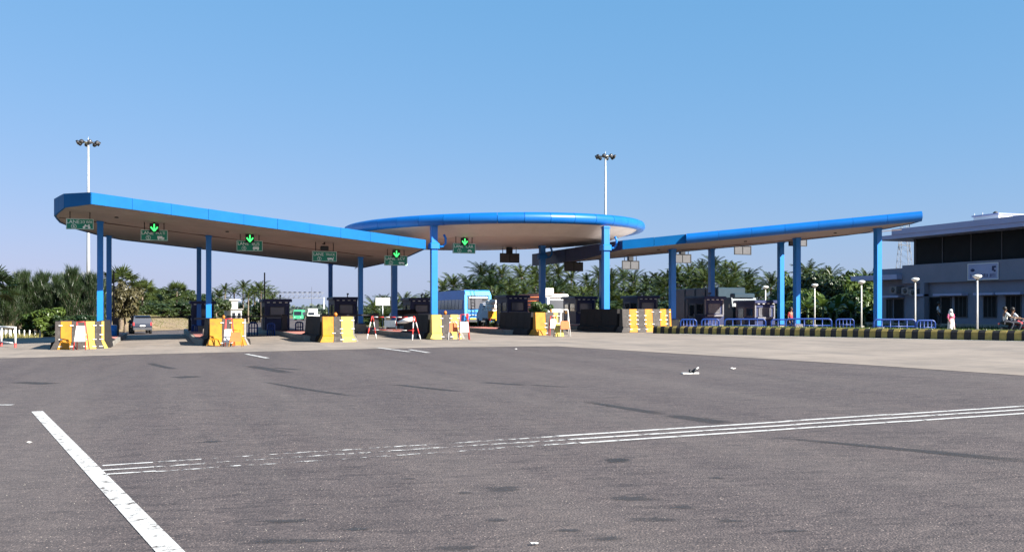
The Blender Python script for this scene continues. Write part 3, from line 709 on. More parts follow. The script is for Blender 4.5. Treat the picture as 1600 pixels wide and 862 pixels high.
barrier(*BP[2], 1.5, [(.62, Y), (.42, K), (.66, P), (.08, G)], [K], 'crash barrier with rust-streaked yellow and pale yellow panels, third from the left', (-.12, .08))
barrier(*BP[3], 1.5, [(.56, P), (.5, K), (.45, P), (.14, G)], [K], 'crash barrier with two pale yellow panels below the round canopy', (-.02, .075))
barrier(*BP[4], 1.62, [(.62, Y), (.5, K), (.28, P), (.35, K)], [K], 'crash barrier with a leafy shrub growing behind it', (.12, .06))
barrier(*BP[5], 3.5, [(.45, K), (.48, Y), (.5, K), (.5, Y), (.48, K), (.5, Y), (.36, K), (.3, Y)], [K, K], 'widest striped crash barrier, curved, at the end of the black and yellow kerb', None, 1.28, curve=1.6)

# ------------------------------------------------------------------ median kerb, one painted block after another
def median():
    root = struct(thing('median_kerb', 'kerb of black and yellow painted blocks along the grassy median', 'kerb', (25.4, 43, 0)))
    ox, oy = 25.4, 43
    pts = [Vector(p) for p in KERB]; acc = []; tot = 0
    for a, b in zip(pts, pts[1:]): acc.append((tot, a, b)); tot += (b-a).length
    def pos(s):
        for st, a, b in reversed(acc):
            if s >= st: d = (b-a).normalized(); return a+d*(s-st), d
    s = 0; k = 0; L_ = .276; r = random.Random(3); src = {}
    while s < 31:
        p, d = pos(s+L_/2); c = k % 2
        if (c, k % 6) not in src:
            M = MB(); h = .40; V = []
            prof = [(0, 0), (0.02, .31), (.11, h), (.30, h), (.32, 0)]
            for yy in (-L_/2+.004, L_/2-.004): V += [(x, yy, z) for x, z in prof]
            F = [tuple(range(5)), tuple(range(9, 4, -1))]+[(i, (i+1) % 5, 5+(i+1) % 5, 5+i) for i in range(5)]
            M.add(V, F); o = M.build('kerb_block', 'kerb_yellow' if c else 'kerb_black', root); src[(c, k % 6)] = o
        else: o = inst(src[(c, k % 6)], 'kerb_block', root)
        ang = math.atan2(d.y, d.x)-pi/2
        o.location = (p.x-ox+r.uniform(-.008, .008), p.y-oy, gz(p.x, p.y)+r.uniform(-.008, .004)); o.rotation_euler = (0, 0, ang+pi+r.uniform(-.01, .01))
        s += L_; k += 1
median()

# ------------------------------------------------------------------ grassy median behind the kerb, far verge
zmed = lambda u, v: 0.016*min(31, u)+0.33
sheet('median', [(25.5, 45.5), (25.72, 43.1), (28.02, 35.1), (30.32, 27.1), (32.92, 18.1), (36, 6), (38.5, 6), (35.3, 18), (32.9, 27), (30.4, 36), (28.3, 45.5)], 0, 'ground', 2, zmed)
MB().prism([(44.5, 14), (45.0, 14), (45.0, 110), (44.5, 110)], -.3, .30).build('kerb', 'concrete')['kind'] = 'structure'
sheet('verge', [(44.9, 14), (80, 14), (80, 110), (44.9, 110)], 0, 'ground', 6, lambda u, v: 0.26+0.012*(u-45))
mat('dark_matt', (0.008, 0.010, 0.012), 0.7, 0.3, 0.7, spec=0.15)
mat('island_side', (0.2, 0.18, 0.16))
def grass(name, spots, n, h, label, m='dry_grass'):
    r = random.Random(n); M = MB()
    for i in range(n):
        x, y, z = spots(r); a = r.uniform(0, 6.28); hh = h*r.uniform(.5, 1.3); w = .02+.05*hh
        dx, dy = cos(a)*w, sin(a)*w; lx, ly = r.uniform(-.4, .4)*hh, r.uniform(-.4, .4)*hh
        M.add([(x-dx, y-dy, z), (x+dx, y+dy, z), (x+lx, y+ly, z+hh)], [(0, 1, 2)])
    o = M.build(name, m, fix=False); return tag(o, label, 'grass', kind='stuff')
def med_spot(r):
    v = r.uniform(10, 44.5); a = 25.5+(45.5-v)*.285+.35; u = a+r.uniform(0, 2.2); return (u, v, zmed(u, v)-.02)
grass('grass', med_spot, 6000, .07, 'short green grass along the top of the median', 'bright_leaf')
def verge_spot(r): u = r.uniform(45.1, 55); v = r.uniform(26, 90); return (u, v, .26+.012*(u-45)-.02)
grass('grass', verge_spot, 9000, .22, 'low grass in front of the grey office building', 'tree_leaf')
def left_spot(r):
    while True:
        u = r.uniform(-60, -9); v = r.uniform(44, 120)
        if u < -9.5-(max(0, 66-v))*.28: return (u, v, gz(u, v)-.03)
grass('grass', left_spot, 30000, .36, 'dry yellow-green grass on the left verge below the casuarina trees')

# ------------------------------------------------------------------ grey office building on the right
def building():
    U = 56.0
    t = thing('office_building', 'two-storey grey office with dark glazed upper floor behind the lamp posts', 'building', (U, 50, 0)); B = lambda x0, x1, y0, y1, z0, z1, name, m, par=None: MB().box(((x0+x1)/2-U, (y0+y1)/2-50, (z0+z1)/2), (x1-x0, y1-y0, z1-z0)).build(name, m, par or t)
    va, vb = 30.0, 61.4
    B(U, 70, va, vb, .1, 3.75, 'wall', 'building_wall')
    B(U-.6, 71, va-.3, vb+4.2, .05, .62, 'plinth', 'concrete')
    B(U-.35, 70.3, va-.2, vb+.15, 3.75, 5.2, 'parapet_band', 'building_wall')
    B(U+.5, 69.5, va, vb-.2, 5.2, 7.3, 'upper_wall', 'dark_matt')
    # glazing bays on the upper floor
    n = 11
    for k in range(n):
        y0 = va+.3+(vb-va-.8)*k/n; y1 = va+.3+(vb-va-.8)*(k+1)/n
        w = B(U+.44, U+.498, y0+.05, y1-.05, 5.28, 7.22, 'window', 'dark_matt'); B(U+.40, U+.439, y1-.05, y1+.03, 5.22, 7.28, 'mullion', 'dark_grey', w)
    B(U-1.3, 71, va-.8, vb+2.3, 7.3, 7.62, 'roof', 'building_fascia')
    B(U-1.36, 71, va-.8, vb+.2, 7.62, 8.06, 'roof_parapet', 'building_fascia')
    # annex on the left
    B(U+.3, 68, vb, vb+4.0, .1, 4.1, 'annex_wall', 'building_wall')
    B(U-.9, 69, vb+.16, vb+5.6, 4.1, 4.5, 'annex_roof', 'building_fascia')
    B(U+.1, 68.5, vb+.16, vb+3.6, 4.5, 5.02, 'annex_parapet', 'building_wall')
    # openings measured along the facade
    def opening(px0, px1, z0, z1, name='window', uu=U):
        y1, y0 = v_on(px0, uu), v_on(px1, uu)
        w = B(uu-.03, uu+.06, y0, y1, z0, z1, name, 'dark_matt')
        f = .06
        for a in ((y0-f, y0, z0-f, z1+f), (y1, y1+f, z0-f, z1+f), (y0, y1, z1, z1+f), (y0, y1, z0-f, z0)): B(uu-.06, uu-.002, *a, 'frame', 'dark_grey', w)
        if name == 'window':
            for k in range(1, 3): ym = y0+(y1-y0)*k/3; B(uu-.05, uu-.031, ym-.025, ym+.025, z0, z1, 'bar', 'dark_grey', w)
    def shade(px0, px1, z, uu=U): B(uu-.65, uu-.01, v_on(px1, uu), v_on(px0, uu), z, z+.16, 'window_shade', 'building_fascia')
    opening(1493, 1511, 1.15, 2.62); opening(1538, 1557, 1.15, 2.62); opening(1573, 1595, 1.15, 2.62); opening(1630, 1660, 1.15, 2.62); opening(1454, 1470, .62, 2.6, 'door'); opening(1472, 1486, .62, 2.6, 'door')
    opening(1386, 1394, .9, 2.5, uu=U+.3); opening(1398, 1412, .62, 2.5, 'door', uu=U+.3)
    shade(1441, 1452, 2.72); shade(1468, 1513, 2.72); shade(1531, 1562, 2.72); shade(1566, 1605, 2.72); shade(1620, 1670, 2.72); shade(1384, 1413, 2.66, U+.3)
    B(U-.5, U-.05, v_on(1452, U), v_on(1445, U), .62, 3.75, 'pillar', 'building_wall')
    # roof-top stair room and tank
    st = B(60, 62.6, 56.2, 58.6, 7.9, 8.95, 'stair_room', 'building_white'); B(59.9, 62.7, 56.1, 58.7, 8.95, 9.05, 'slab', 'building_fascia', st)
    B(62.6, 66, 55.6, 58.6, 7.9, 8.75, 'tank_room', 'building_white')
    M = MB().lathe([(.2, 0), (.2, .05), (.2, .2), (.1, .28), (.05, .3)], 12, (61.2-U, 57.6-50, 9.05)); M.build('water_tank', 'dark_grey', t)
    for y in (59.0, 58.2): MB().tube([(60.5-U, y-50, 8), (60.5-U, y-50, 9.3)], .03, 5).build('aerial', 'galvanised', t)
    # air conditioners
    for px, z in ((1421, 2.9), (1433, 2.75), (1402, 3.0)):
        y = v_on(px, U); a = B(U-.45, U-.02 if px > 1418 else U+.28, y-.4, y+.4, z, z+.55, 'air_conditioner', 'grey_panel'); MB().lathe([(.2, 0), (.2, .02)], 14, (-.46, y-50, z+.27), 'x').build('fan_grille', 'dark_grey', a)
    # pale notice on the parapet band with emblems and a line of lettering too small to read
    y0, y1 = v_on(1561, U-.35), v_on(1513, U-.35); yc = (y0+y1)/2; L_ = y1-y0
    s = thing('office_sign', 'pale sign board with two dark emblems on the office parapet', 'sign', (U-.37, yc, 4.42))
    MB().box((-.02, 0, 0), (.04, L_, 1.2)).build('board', 'building_fascia', s)
    M = MB()
    for a in ((0, L_/2-.02, .0, 1.2), (0, -L_/2+.02, 0, 1.2)): M.box((-.045, a[1], 0), (.012, .04, 1.2))
    M.box((-.045, 0, .58), (.012, L_-.1, .04)); M.box((-.045, 0, -.58), (.012, L_-.1, .04)); M.build('frame', 'building_white', s)
    M = MB().lathe([(.001, -.003), (.2, 0), (.2, .004)], 16, (-.045, L_/2-.45, .22), 'x'); e = M.build('emblem', 'navy_booth', s); e.scale = (1, 1, .55)
    M = MB(); M.box((-.046, -L_/2+.38, .3), (.01, .34, .14)); M.box((-.046, -L_/2+.46, .14), (.01, .2, .22)); M.box((-.046, -L_/2+.32, .02), (.01, .18, .14)); M.build('emblem', 'navy_booth', s)
    r = random.Random(4); y = L_/2-.25
    M = MB()
    while y > -L_/2+.25:
        w = r.uniform(.07, .15)
        M.box((-.046, y-w/2, -.30), (.01, .035, .26)); 
        if r.random() < .7: M.box((-.046, y-w+.02, -.30), (.01, .03, r.uniform(.14, .26)))
        if r.random() < .6: M.box((-.0465, y-w/2, -.19 if r.random() < .5 else -.40), (.01, w, .04))
        y -= w+r.choice([.045, .045, .05, .16])
    tag(M.build('lettering', 'navy_booth', s), kind='stuff')
building()

# ------------------------------------------------------------------ toll booths
def booth(px, dep, top_py, lab, w=1.55, ln=2.3, z=None, bright=False, back=False):
    u, v = at(px, dep); k = min(range(len(ISL)), key=lambda i: abs(ISL[i][0]-u)); z0 = ITOP[k]
    h = zz(top_py, dep)-z0
    t = thing('toll_booth', lab, 'booth', (u, v, z0), 0, 'toll booths'); nb = 'navy_booth'
    MB().box((0, 0, .42), (w, ln, .84)).build('base', nb, t)
    for sx in (-1, 1):
        for sy in (-1, 1): MB().box((sx*(w/2-.05), sy*(ln/2-.05), .84+(h-1.0)/2), (.1, .1, h-1.0)).build('post', nb if not bright else 'grey_panel', t)
    MB().cham((0, 0, h-.06), (w+.28, ln+.34, .2), .05).build('roof', nb, t)
    MB().box((0, 0, h-.3), (w-.01, ln-.01, .30)).build('header', nb, t)
    H = h-.45-.84; zc = .84+H/2
    # glazing: front, back and both sides, each in its own frame
    for sy, nm in ((-1, 'window'), (1, 'window')):
        g = MB().box((.02, sy*(ln/2-.06), zc+.04), (w*.56, .02, H*.78)).build(nm, 'glass_grey', t)
        M = MB()
        for a in ((0, H*.4), (0, -H*.4)): M.box((.02, sy*(ln/2-.055), zc+.04+a[1]), (w*.6, .05, .05))
        M.box((.02-w*.29, sy*(ln/2-.055), zc+.04), (.05, .05, H*.8)); M.box((.02+w*.29, sy*(ln/2-.055), zc+.04), (.05, .05, H*.8)); M.build('frame', 'grey_panel' if bright else 'dark_grey', g)
        MB().box((0, sy*(ln/2-.08), zc), (w-.2, .02, H)).build('panel', nb, t)
    MB().box((0, -ln/2-.06, .80), (w*.82, .2, .14)).build('counter', 'grey_panel', t)
    for sx in (-1, 1):
        MB().box((sx*(w/2-.06), .1, zc), (.02, ln*.9, H)).build('panel', nb if not bright else 'grey_panel', t)
        g = MB().box((sx*(w/2-.04), -ln*.2, zc+.02), (.02, ln*.34, H*.82)).build('window', 'glass_dark', t)
        d = MB().box((sx*(w/2-.02), ln*.22, h*.42), (.05, ln*.38, h*.74)).build('door', 'grey_panel' if bright else nb, t)
        MB().box((sx*(w/2+.012), ln*.22, h*.55), (.02, ln*.26, h*.36)).build('pane', 'glass_dark', d)
        MB().box((sx*(w/2+.02), ln*.08, h*.4), (.04, .03, .16)).build('handle', 'galvanised', d)
    for i in range(4): MB().box((-w*.36+i*w*.24, -ln/2-.10, h-.19), (.16, .06, .05)).build('strip_light', 'lamp_white', t)
    MB().tube([(w*.2, 0, h), (w*.2, 0, h+.22)], .035, 6).build('camera_post', 'black_metal', t); MB().box((w*.2, -.08, h+.26), (.1, .26, .1)).build('camera_box', 'black_metal', t)
    return t
booth(316, 63, 471, 'dark navy toll booth beside the second striped barrier from the left', w=1.35)
booth(430, 62, 468, 'dark navy toll booth standing free between the second and third striped barriers')
booth(536, 66, 465, 'dark navy toll booth behind the third striped barrier from the left')
booth(652, 67, 466, 'dark navy toll booth behind the dark car and the red and white barricade')
booth(800, 69, 462, 'dark toll booth beside the loaded pickup truck')
booth(905, 70, 464, 'toll booth with grey door left of the bright blue column', bright=True)
booth(1000, 68, 463, 'toll booth with pale window frames above the widest striped barrier', bright=True)
booth(1102, 66, 464, 'toll booth with pale window frames right of the teal lorry front', bright=True, w=1.5)
booth(1180, 66, 470, 'rightmost toll booth, low and dark between two blue columns', bright=True, w=1.6)

# ------------------------------------------------------------------ small plaza furniture
def boom(u, v, z, lr, lab, up=False):
    t = thing('boom_gate', lab, 'boom gate', (u, v, z), 0, 'boom gates')
    MB().cham((0, 0, .5), (.34, .3, 1.0), .03).build('housing', 'black_metal', t)
    a = MB()
    if up: a.box((lr*.1, -.2, 2.2), (.08, .05, 2.9))
    else: a.box((lr*1.7, -.2, .88), (3.4, .05, .09))
    a.build('arm', 'black_metal', t)
boom(1.75, 66.5, ITOP[1], -1, 'lowered black boom gate across the far left lane')
boom(7.0, 60, ITOP[2], -1, 'lowered black boom gate left of the free-standing navy booth')
boom(12.2, 57.8, ITOP[3], -1, 'lowered black boom gate left of the third striped barrier')
boom(-2.5, 59, ITOP[0], -1, 'raised black boom arm beside the far left columns', True)
boom(6.2, 63, ITOP[2], -1, 'raised black boom arm standing left of the navy booth', True)
def hoop(px0, px1, ytop, dep, lab, h=.68, posts=4, m='blue_rail'):
    (u0, v0), (u1, v1) = at(px0, dep), at(px1, dep); L_ = sqrt((u1-u0)**2+(v1-v0)**2); rz = math.atan2(v1-v0, u1-u0)
    zt = zz(ytop, dep); z0 = zt-h
    t = thing('guard_rail', lab, 'railing', (u0, v0, z0), rz, 'blue guard rails')
    r = min(.16, L_*.3); arc = [(L_-r+r*sin(a*pi/12), 0, h-r+r*cos(a*pi/12)) for a in range(7)]
    arc0 = [(r-r*sin(a*pi/12), 0, h-r+r*cos(a*pi/12)) for a in range(6, -1, -1)]
    MB().tube([(0, 0, -.3)]+arc0+arc+[(L_, 0, -.3)], .045, 8).build('top_rail', m, t)
    MB().tube([(0, 0, h*.5), (L_, 0, h*.5)], .03, 6).build('mid_rail', m, t)
    for k in range(1, posts+1): x = L_*k/(posts+1); MB().tube([(x, 0, -.3), (x, 0, h-.02)], .03, 6).build('post', m, t)
for a in [(1063, 1088, 499, 52, 'short blue guard rail just right of the widest striped barrier'), (1096, 1123, 498.5, 54, 'dark blue guard rail behind the figure in a white cap'), (1132, 1196, 498.5, 52, 'long blue guard rail below the rightmost toll booth'),
          (1205, 1258, 499, 58, 'blue guard rail at the foot of two close blue columns'), (1228, 1299, 498, 50, 'long blue guard rail right of the two close blue columns'), (1306, 1334, 498.5, 60, 'dark guard rail left of the rightmost blue column'),
          (1365, 1430, 499, 48, 'blue guard rail at the foot of the rightmost blue column'), (1432, 1461, 500.5, 47, 'rightmost blue guard rail, ending below a lamp post')]: hoop(*a)
for a in [(462, 473, 503, 60, 'small blue hoop rail on the red island right of the navy booth'), (644, 655, 504, 62, 'small blue hoop rail behind the red and white barricade'), (300, 308, 508, 60, 'small dark hoop rail on the second red island'), (389, 402, 504, 58, 'small pale hoop rail left of the free-standing navy booth'), (418, 429, 505, 57, 'small blue hoop rail in front of the free-standing navy booth')]: hoop(*a, h=.62, posts=2)
def aboard(px, py, w, h, m, leg, lab, lean=0.16, bz=(.3, .86), depth=None, dz=0.0):
    u, v = gp(px, py)
    t = thing('warning_board', lab, 'board', (u, v, gz(u, v)+.012+dz), -YAW*.6, 'folding warning boards')
    for s in (-1, 1):
        for f in (-1, 1): MB().tube([(s*w*.5, f*lean*1.6, 0), (s*w*.32, f*.02, h)], .022, 6).build('leg', leg, t)
    z0, z1 = h*bz[0], h*bz[1]; y = lambda z: -lean*1.6*(1-z/h)-.03; xw = lambda z: w*(.5-.18*z/h)
    MB().hexa([(-xw(z0), y(z0)-.02, z0), (xw(z0), y(z0)-.02, z0), (xw(z0), y(z0), z0), (-xw(z0), y(z0), z0)], [(-xw(z1), y(z1)-.02, z1), (xw(z1), y(z1)-.02, z1), (xw(z1), y(z1), z1), (-xw(z1), y(z1), z1)]).build('panel', m, t)
    MB().tube([(-w*.32, 0, h), (w*.32, 0, h)], .022, 6).build('top_bar', leg, t)
aboard(127, 546.5, .5, 1.18, 'white_paint', 'red_paint', 'white folding board with red legs in front of the far left barrier')
aboard(358, 541, .42, 1.2, 'cloth_white', 'red_paint', 'white board propped against the second barrier from the left', bz=(.15, .62))
aboard(369, 541.5, .55, .72, 'orange_paint', 'barrier_yellow', 'small faded orange board right of the white one at the second barrier')
aboard(708, 531, .5, .85, 'orange_paint', 'white_paint', 'orange folding board before the pale yellow barrier', bz=(.45, .95))
aboard(725, 531, .5, 1.2, 'white_paint', 'red_paint', 'white panel on red legs right of the pale yellow barrier', bz=(.3, .72))
aboard(864, 524.5, .42, 1.0, 'cloth_white', 'red_paint', 'white board leaning on the barrier with the leafy shrub', bz=(.4, .85))
aboard(873, 526, .42, .62, 'barrier_pale', 'barrier_pale', 'small pale yellow board at the foot of the shrub barrier', bz=(.02, .98))
aboard(882, 526, .52, 1.35, 'orange_paint', 'white_paint', 'tall white A-frame with an orange panel right of the shrub barrier', bz=(.28, .58))
def barricade():
    dep = 47.5; (u0, v0), (u1, v1) = gp(582, 530.5), gp(647, 531)
    L_ = sqrt((u1-u0)**2+(v1-v0)**2); rz = math.atan2(v1-v0, u1-u0); h = 1.12
    t = thing('barricade', 'red and white tubular barricade with a white panel closing a lane', 'barricade', (u0, v0, gz(u0, v0)+.012), rz)
    def striped(name, p, q, n, first=0, r=.027):
        p, q = Vector(p), Vector(q)
        for k in range(n): MB().tube([p+(q-p)*k/n, p+(q-p)*(k+1)/n], r, 7).build(name, ('red_paint', 'white_paint')[(k+first) % 2], t)
    striped('top_rail', (0, 0, h), (L_, 0, h), 7, 1); striped('lower_rail', (0, 0, .48), (L_, 0, .48), 6, 1, .02)
    for x, s in ((0, 1), (L_, 1)):
        striped('leg', (x, -.03, h+.05), (x-.06 if not x else x+.18, -.38, 0), 4, 0); striped('leg', (x, .03, h+.05), (x-.06 if not x else x+.12, .38, 0), 4, 0)
    for x in (L_*.31, L_*.58): striped('upright', (x, 0, .48), (x, 0, h), 3, 1, .02)
    MB().box((L_*.44, -.05, .80), (L_*.27, .025, .34)).build('panel', 'white_paint', t)
    MB().tube([(L_*.62, -.02, .86), (L_*.8, -.05, .95), (L_, -.03, 1.02)], [.05, .13, .09], 8).build('cloth_wrap', 'cloth_white', t)
barricade()
def notice(px, py, dep, w, h, lab, split=False):
    u, v = at(px, dep); z = zz(py, dep); g = gz(u, v)
    t = thing('notice_board', lab, 'sign', (u, v, z), -YAW*.3)
    if split:
        for s in (-1, 1): MB().cham((s*w*.26, 0, 0), (w*.49, .04, h), .01).build('panel', 'white_paint', t)
    else: MB().cham((0, 0, 0), (w, .04, h), .01).build('panel', 'white_paint', t); MB().box((0, -.024, -h*.36), (w*.7, .006, h*.08)).build('lettering', 'black_metal', t)
    MB().tube([(0, .05, g-z-.1), (0, .05, h*.4)], .035, 6).build('post', 'galvanised', t)
notice(598, 471, 78, 1.15, .62, 'white two-panel notice above the dark booths by the palms', True)
notice(858, 457, 74, .72, .70, 'small white notice beside a dark column of the round canopy')
def white_hoop():
    dep = 42; u0, v0 = gp(2, 541); u1, v1 = gp(24, 543)
    L_ = sqrt((u1-u0)**2+(v1-v0)**2)
    t = thing('guard_rail', 'white tubular guard rail with red feet at the left edge', 'railing', (u0, v0, gz(u0, v0)), math.atan2(v1-v0, u1-u0))
    MB().tube([(-1.2, 0, .95), (L_-.06, 0, .95)], .045, 8).build('top_rail', 'white_paint', t); MB().tube([(-.6, 0, .22), (L_*.8, 0, .22)], .035, 8).build('lower_rail', 'white_paint', t)
    for x in (0, L_): MB().tube([(x, 0, .22), (x, 0, .99)], .05, 8).build('post', 'white_paint', t); MB().tube([(x, 0, -.2), (x, 0, .22)], .052, 8).build('foot', 'red_paint', t)
white_hoop()
r = random.Random(8)
for i, px in enumerate([2, 9, 16, 23, 30, 38, 46, 55, 63, 70]):
    u, v = at(px, 80+i*.4); g = gz(u, v)
    t = MB().cham((0, 0, .3), (.2 if i < 4 else .1, .1, .9), .03).build('stone_post', 'white_paint'); t.location = (u, v, g-.12); t.rotation_euler = (r.uniform(-.04, .04), r.uniform(-.05, .05), 0)
    tag(t, 'pale stone fence post in the row below the casuarina trees', 'post', 'stone fence posts on the left verge')
# planters / drums at the far left column feet
for px, py, m, lab in [(158, 524, 'blue_column', 'bright blue drum at the foot of the far left column'), (177, 525, 'blue_column', 'blue drum at the foot of the darker far left column')]:
    u, v = gp(px, py, .22); t = thing('drum', lab, 'drum', (u, v, ITOP[0]-.01))
    MB().lathe([(.17, 0), (.2, .02), (.2, .3), (.215, .32), (.2, .34), (.2, .58), (.18, .6)], 14).build('body', m, t); MB().lathe([(.185, .6), (.185, .625), (.03, .63)], 14).build('lid', 'white_paint', t)

# ------------------------------------------------------------------ masts, lamp posts, gantry, pylon
def mast(px, dep, top, lab):
    u, v = at(px, dep); g = gz(u, v); H = zz(top, dep)-g
    t = thing('light_mast', lab, 'light mast', (u, v, g), 0, 'high floodlight masts')
    MB().tube([(0, 0, -.2), (0, 0, H*.35), (0, 0, H*.7), (0, 0, H-.3)], [.24, .2, .15, .11], 12).build('pole', 'galvanised', t)
    M = MB(); M.lathe([(.5, 0), (.55, .06), (.5, .12)], 12, (0, 0, H-.35)); c = M.build('carriage_ring', 'galvanised', t)
    for k in range(8):
        a = 2*pi*k/8+.2; x, y = cos(a)*1.0, sin(a)*1.0
        MB().tube([(cos(a)*.4, sin(a)*.4, H-.3), (x, y, H-.25)], .035, 5).build('arm', 'black_metal', t)
        f = MB().lathe([(.12, -.16), (.26, -.05), (.28, .12), (.25, .14)], 10, (0, 0, 0), 'y').build('floodlight', 'black_metal', t); f.location = (x*1.12, y*1.12, H-.34); f.rotation_euler = (-.5, 0, a+pi/2+pi)
        MB().lathe([(.235, .141), (.235, .15), (.02, .151)], 10, (0, 0, 0), 'y').build('lens', 'glass_grey', f)
    MB().tube([(0, 0, H-.3), (0, 0, H+.4)], .025, 5).build('lightning_rod', 'galvanised', t); MB().cham((0, -.22, 1.5), (.3, .2, .7), .03).build('service_box', 'galvanised', t)
mast(138, 112, 219, 'tall floodlight mast behind the left canopy'); mast(946, 122, 241, 'tall floodlight mast rising behind the round canopy')
t_ = None
for i, (px, py, dep, lab) in enumerate([(1196, 449, 78, 'globe lamp post farthest left, half lost against the trees'), (1273, 446, 73, 'globe lamp post in front of the trees right of the two close columns'), (1346, 441, 67, 'globe lamp post just left of the rightmost blue column'), (1430, 437, 62, 'globe lamp post just right of the rightmost blue column'), (1527, 432.5, 55, 'nearest globe lamp post, crossing the office sign')]):
    u, v = at(px, dep); z0 = .27; H = zz(py, dep)-z0
    t = thing('lamp_post', lab, 'lamp post', (u, v, z0), 0, 'globe lamp posts')
    MB().tube([(0, 0, -.1), (0, 0, H-.14)], [.055, .042], 8).build('pole', 'white_paint', t)
    MB().lathe([(.05, -.2), (.07, -.16), (.09, -.13)], 10, (0, 0, H)).build('collar', 'black_metal', t)
    MB().lathe([(.08, -.13), (.2, -.03), (.25, .03), (.245, .07), (.2, .11), (.1, .135), (.01, .14)], 16, (0, 0, H)).build('globe', 'lamp_white', t)
    MB().cham((0, 0, .12), (.3, .3, .3), .03).build('footing', 'concrete', t)
def gantry():
    dep = 226; t0 = at(404, dep); t1 = at(506, dep); g = gz(*t1); rz = math.atan2(t1[1]-t0[1], t1[0]-t0[0]); L_ = sqrt((t1[0]-t0[0])**2+(t1[1]-t0[1])**2)
    t = thing('road_gantry', 'white lattice gantry spanning the road far behind the plaza', 'gantry', (t0[0], t0[1], g), rz)
    zb, zt = zz(465.5, dep)-g, zz(457, dep)-g
    for x in (0, L_): MB().tube([(x, 0, -.3), (x, 0, zb+.2)], .16, 8).build('post', 'galvanised', t)
    for y in (-.35, .35):
        for z in (zb, zt): MB().tube([(0, y, z), (L_, y, z)], .055, 6).build('chord', 'pylon_steel', t)
    n = 13
    for k in range(n):
        a, b = L_*k/n, L_*(k+1)/n
        MB().tube([(a, -.35, zb), (b, -.35, zt)], .04, 5).build('brace', 'pylon_steel', t); MB().tube([(a, -.35, zt), (a, -.35, zb)], .035, 5).build('brace', 'pylon_steel', t)
        MB().box((a+.3, 0, zt+.1), (.5, .9, .12)).build('walkway_plate', 'black_metal', t)
gantry()
def pylon():
    dep = 330; u, v = at(1413, dep); g = -1.5; H = zz(338, dep)-g
    t = thing('pylon', 'grey lattice transmission tower behind the office roof', 'pylon', (u, v, g), .5)
    hw = lambda z: 2.6*(1-z/H)+.75
    n = 14; zs_ = [H*k/n for k in range(n+1)]
    for sx in (-1, 1):
        for sy in (-1, 1): MB().tube([(sx*hw(0), sy*hw(0), 0), (sx*hw(H), sy*hw(H), H)], .09, 4).build('leg', 'pylon_steel', t)
    for a, b in zip(zs_, zs_[1:]):
        M = MB()
        for sy in (-1, 1):
            M.tube([(-hw(a), sy*hw(a), a), (hw(b), sy*hw(b), b)], .045, 4); M.tube([(hw(a), sy*hw(a), a), (-hw(b), sy*hw(b), b)], .045, 4); M.tube([(-hw(b), sy*hw(b), b), (hw(b), sy*hw(b), b)], .04, 4)
        for sx in (-1, 1): M.tube([(sx*hw(a), -hw(a), a), (sx*hw(b), hw(b), b)], .045, 4)
        tag(M.build('bracing', 'pylon_steel', t), kind='stuff')
    for f in (.72, .84, .96):
        z = H*f; MB().tube([(-5.2, 0, z), (5.2, 0, z)], .14, 4).build('cross_arm', 'pylon_steel', t)
        for s in (-1, 1):
            MB().tube([(s*5.2, 0, z), (s*hw(z), 0, z+1.4)], .08, 4).build('stay', 'pylon_steel', t); MB().tube([(s*5.0, 0, z-1.9), (s*5.0, 0, z)], .14, 6).build('insulator', 'dark_grey', t)
pylon()

# ------------------------------------------------------------------ vehicles (front towards +Y, ground at z = 0)
def wheel(t, x, y, r, w):
    s = 1 if x > 0 else -1
    ty = MB().lathe([(r*.6, -w/2), (r*.93, -w/2), (r, -w*.3), (r, w*.3), (r*.93, w/2), (r*.6, w/2)], 18, (x, y, r), 'x').build('wheel', 'tyre', t)
    MB().lathe([(r*.6, -w*.4), (r*.58, w*.45*1), (r*.2, w*.3), (r*.15, w*.46)] if s > 0 else [(r*.15, -w*.46), (r*.2, -w*.3), (r*.58, -w*.45), (r*.6, w*.4)], 14, (x, y, r), 'x').build('rim', 'rim', ty)
def shell(t, prof, hw, m, name='body', tum=.12, zt=None):
    """side profile (y, z) pulled across the width, narrowing above the waist line"""
    zs_ = [p[1] for p in prof]; z0 = zt if zt is not None else (min(zs_)+max(zs_))/2; z1 = max(zs_)
    f = lambda z: hw*(1-tum*max(0, (z-z0)/(z1-z0+1e-6)))
    n = len(prof); V = [(-f(z), y, z) for y, z in prof]+[(f(z), y, z) for y, z in prof]
    F = [tuple(range(n)), tuple(range(2*n-1, n-1, -1))]+[(i, (i+1) % n, n+(i+1) % n, n+i) for i in range(n)]
    M = MB().add(V, F); o = M.build(name, m, t); return o, f
def sideglass(t, poly, f, m='glass_dark', name='side_window', eps=.006):
    for s in (-1, 1):
        V = [(s*(f(z)+eps), y, z) for y, z in poly]; n = len(V); V += [(s*(f(z)-.02), y, z) for y, z in poly]
        MB().add(V, [tuple(range(n)), tuple(range(2*n-1, n-1, -1))]+[(i, (i+1) % n, n+(i+1) % n, n+i) for i in range(n)]).build(name, m, t)
def slab(t, x0, x1, z0, z1, y, m, name, th=.03, lean=0.0):
    return MB().hexa([(x0, y-th/2, z0), (x1, y-th/2, z0), (x1, y+th/2, z0), (x0, y+th/2, z0)], [(x0, y-th/2+lean, z1), (x1, y-th/2+lean, z1), (x1, y+th/2+lean, z1), (x0, y+th/2+lean, z1)]).build(name, m, t)
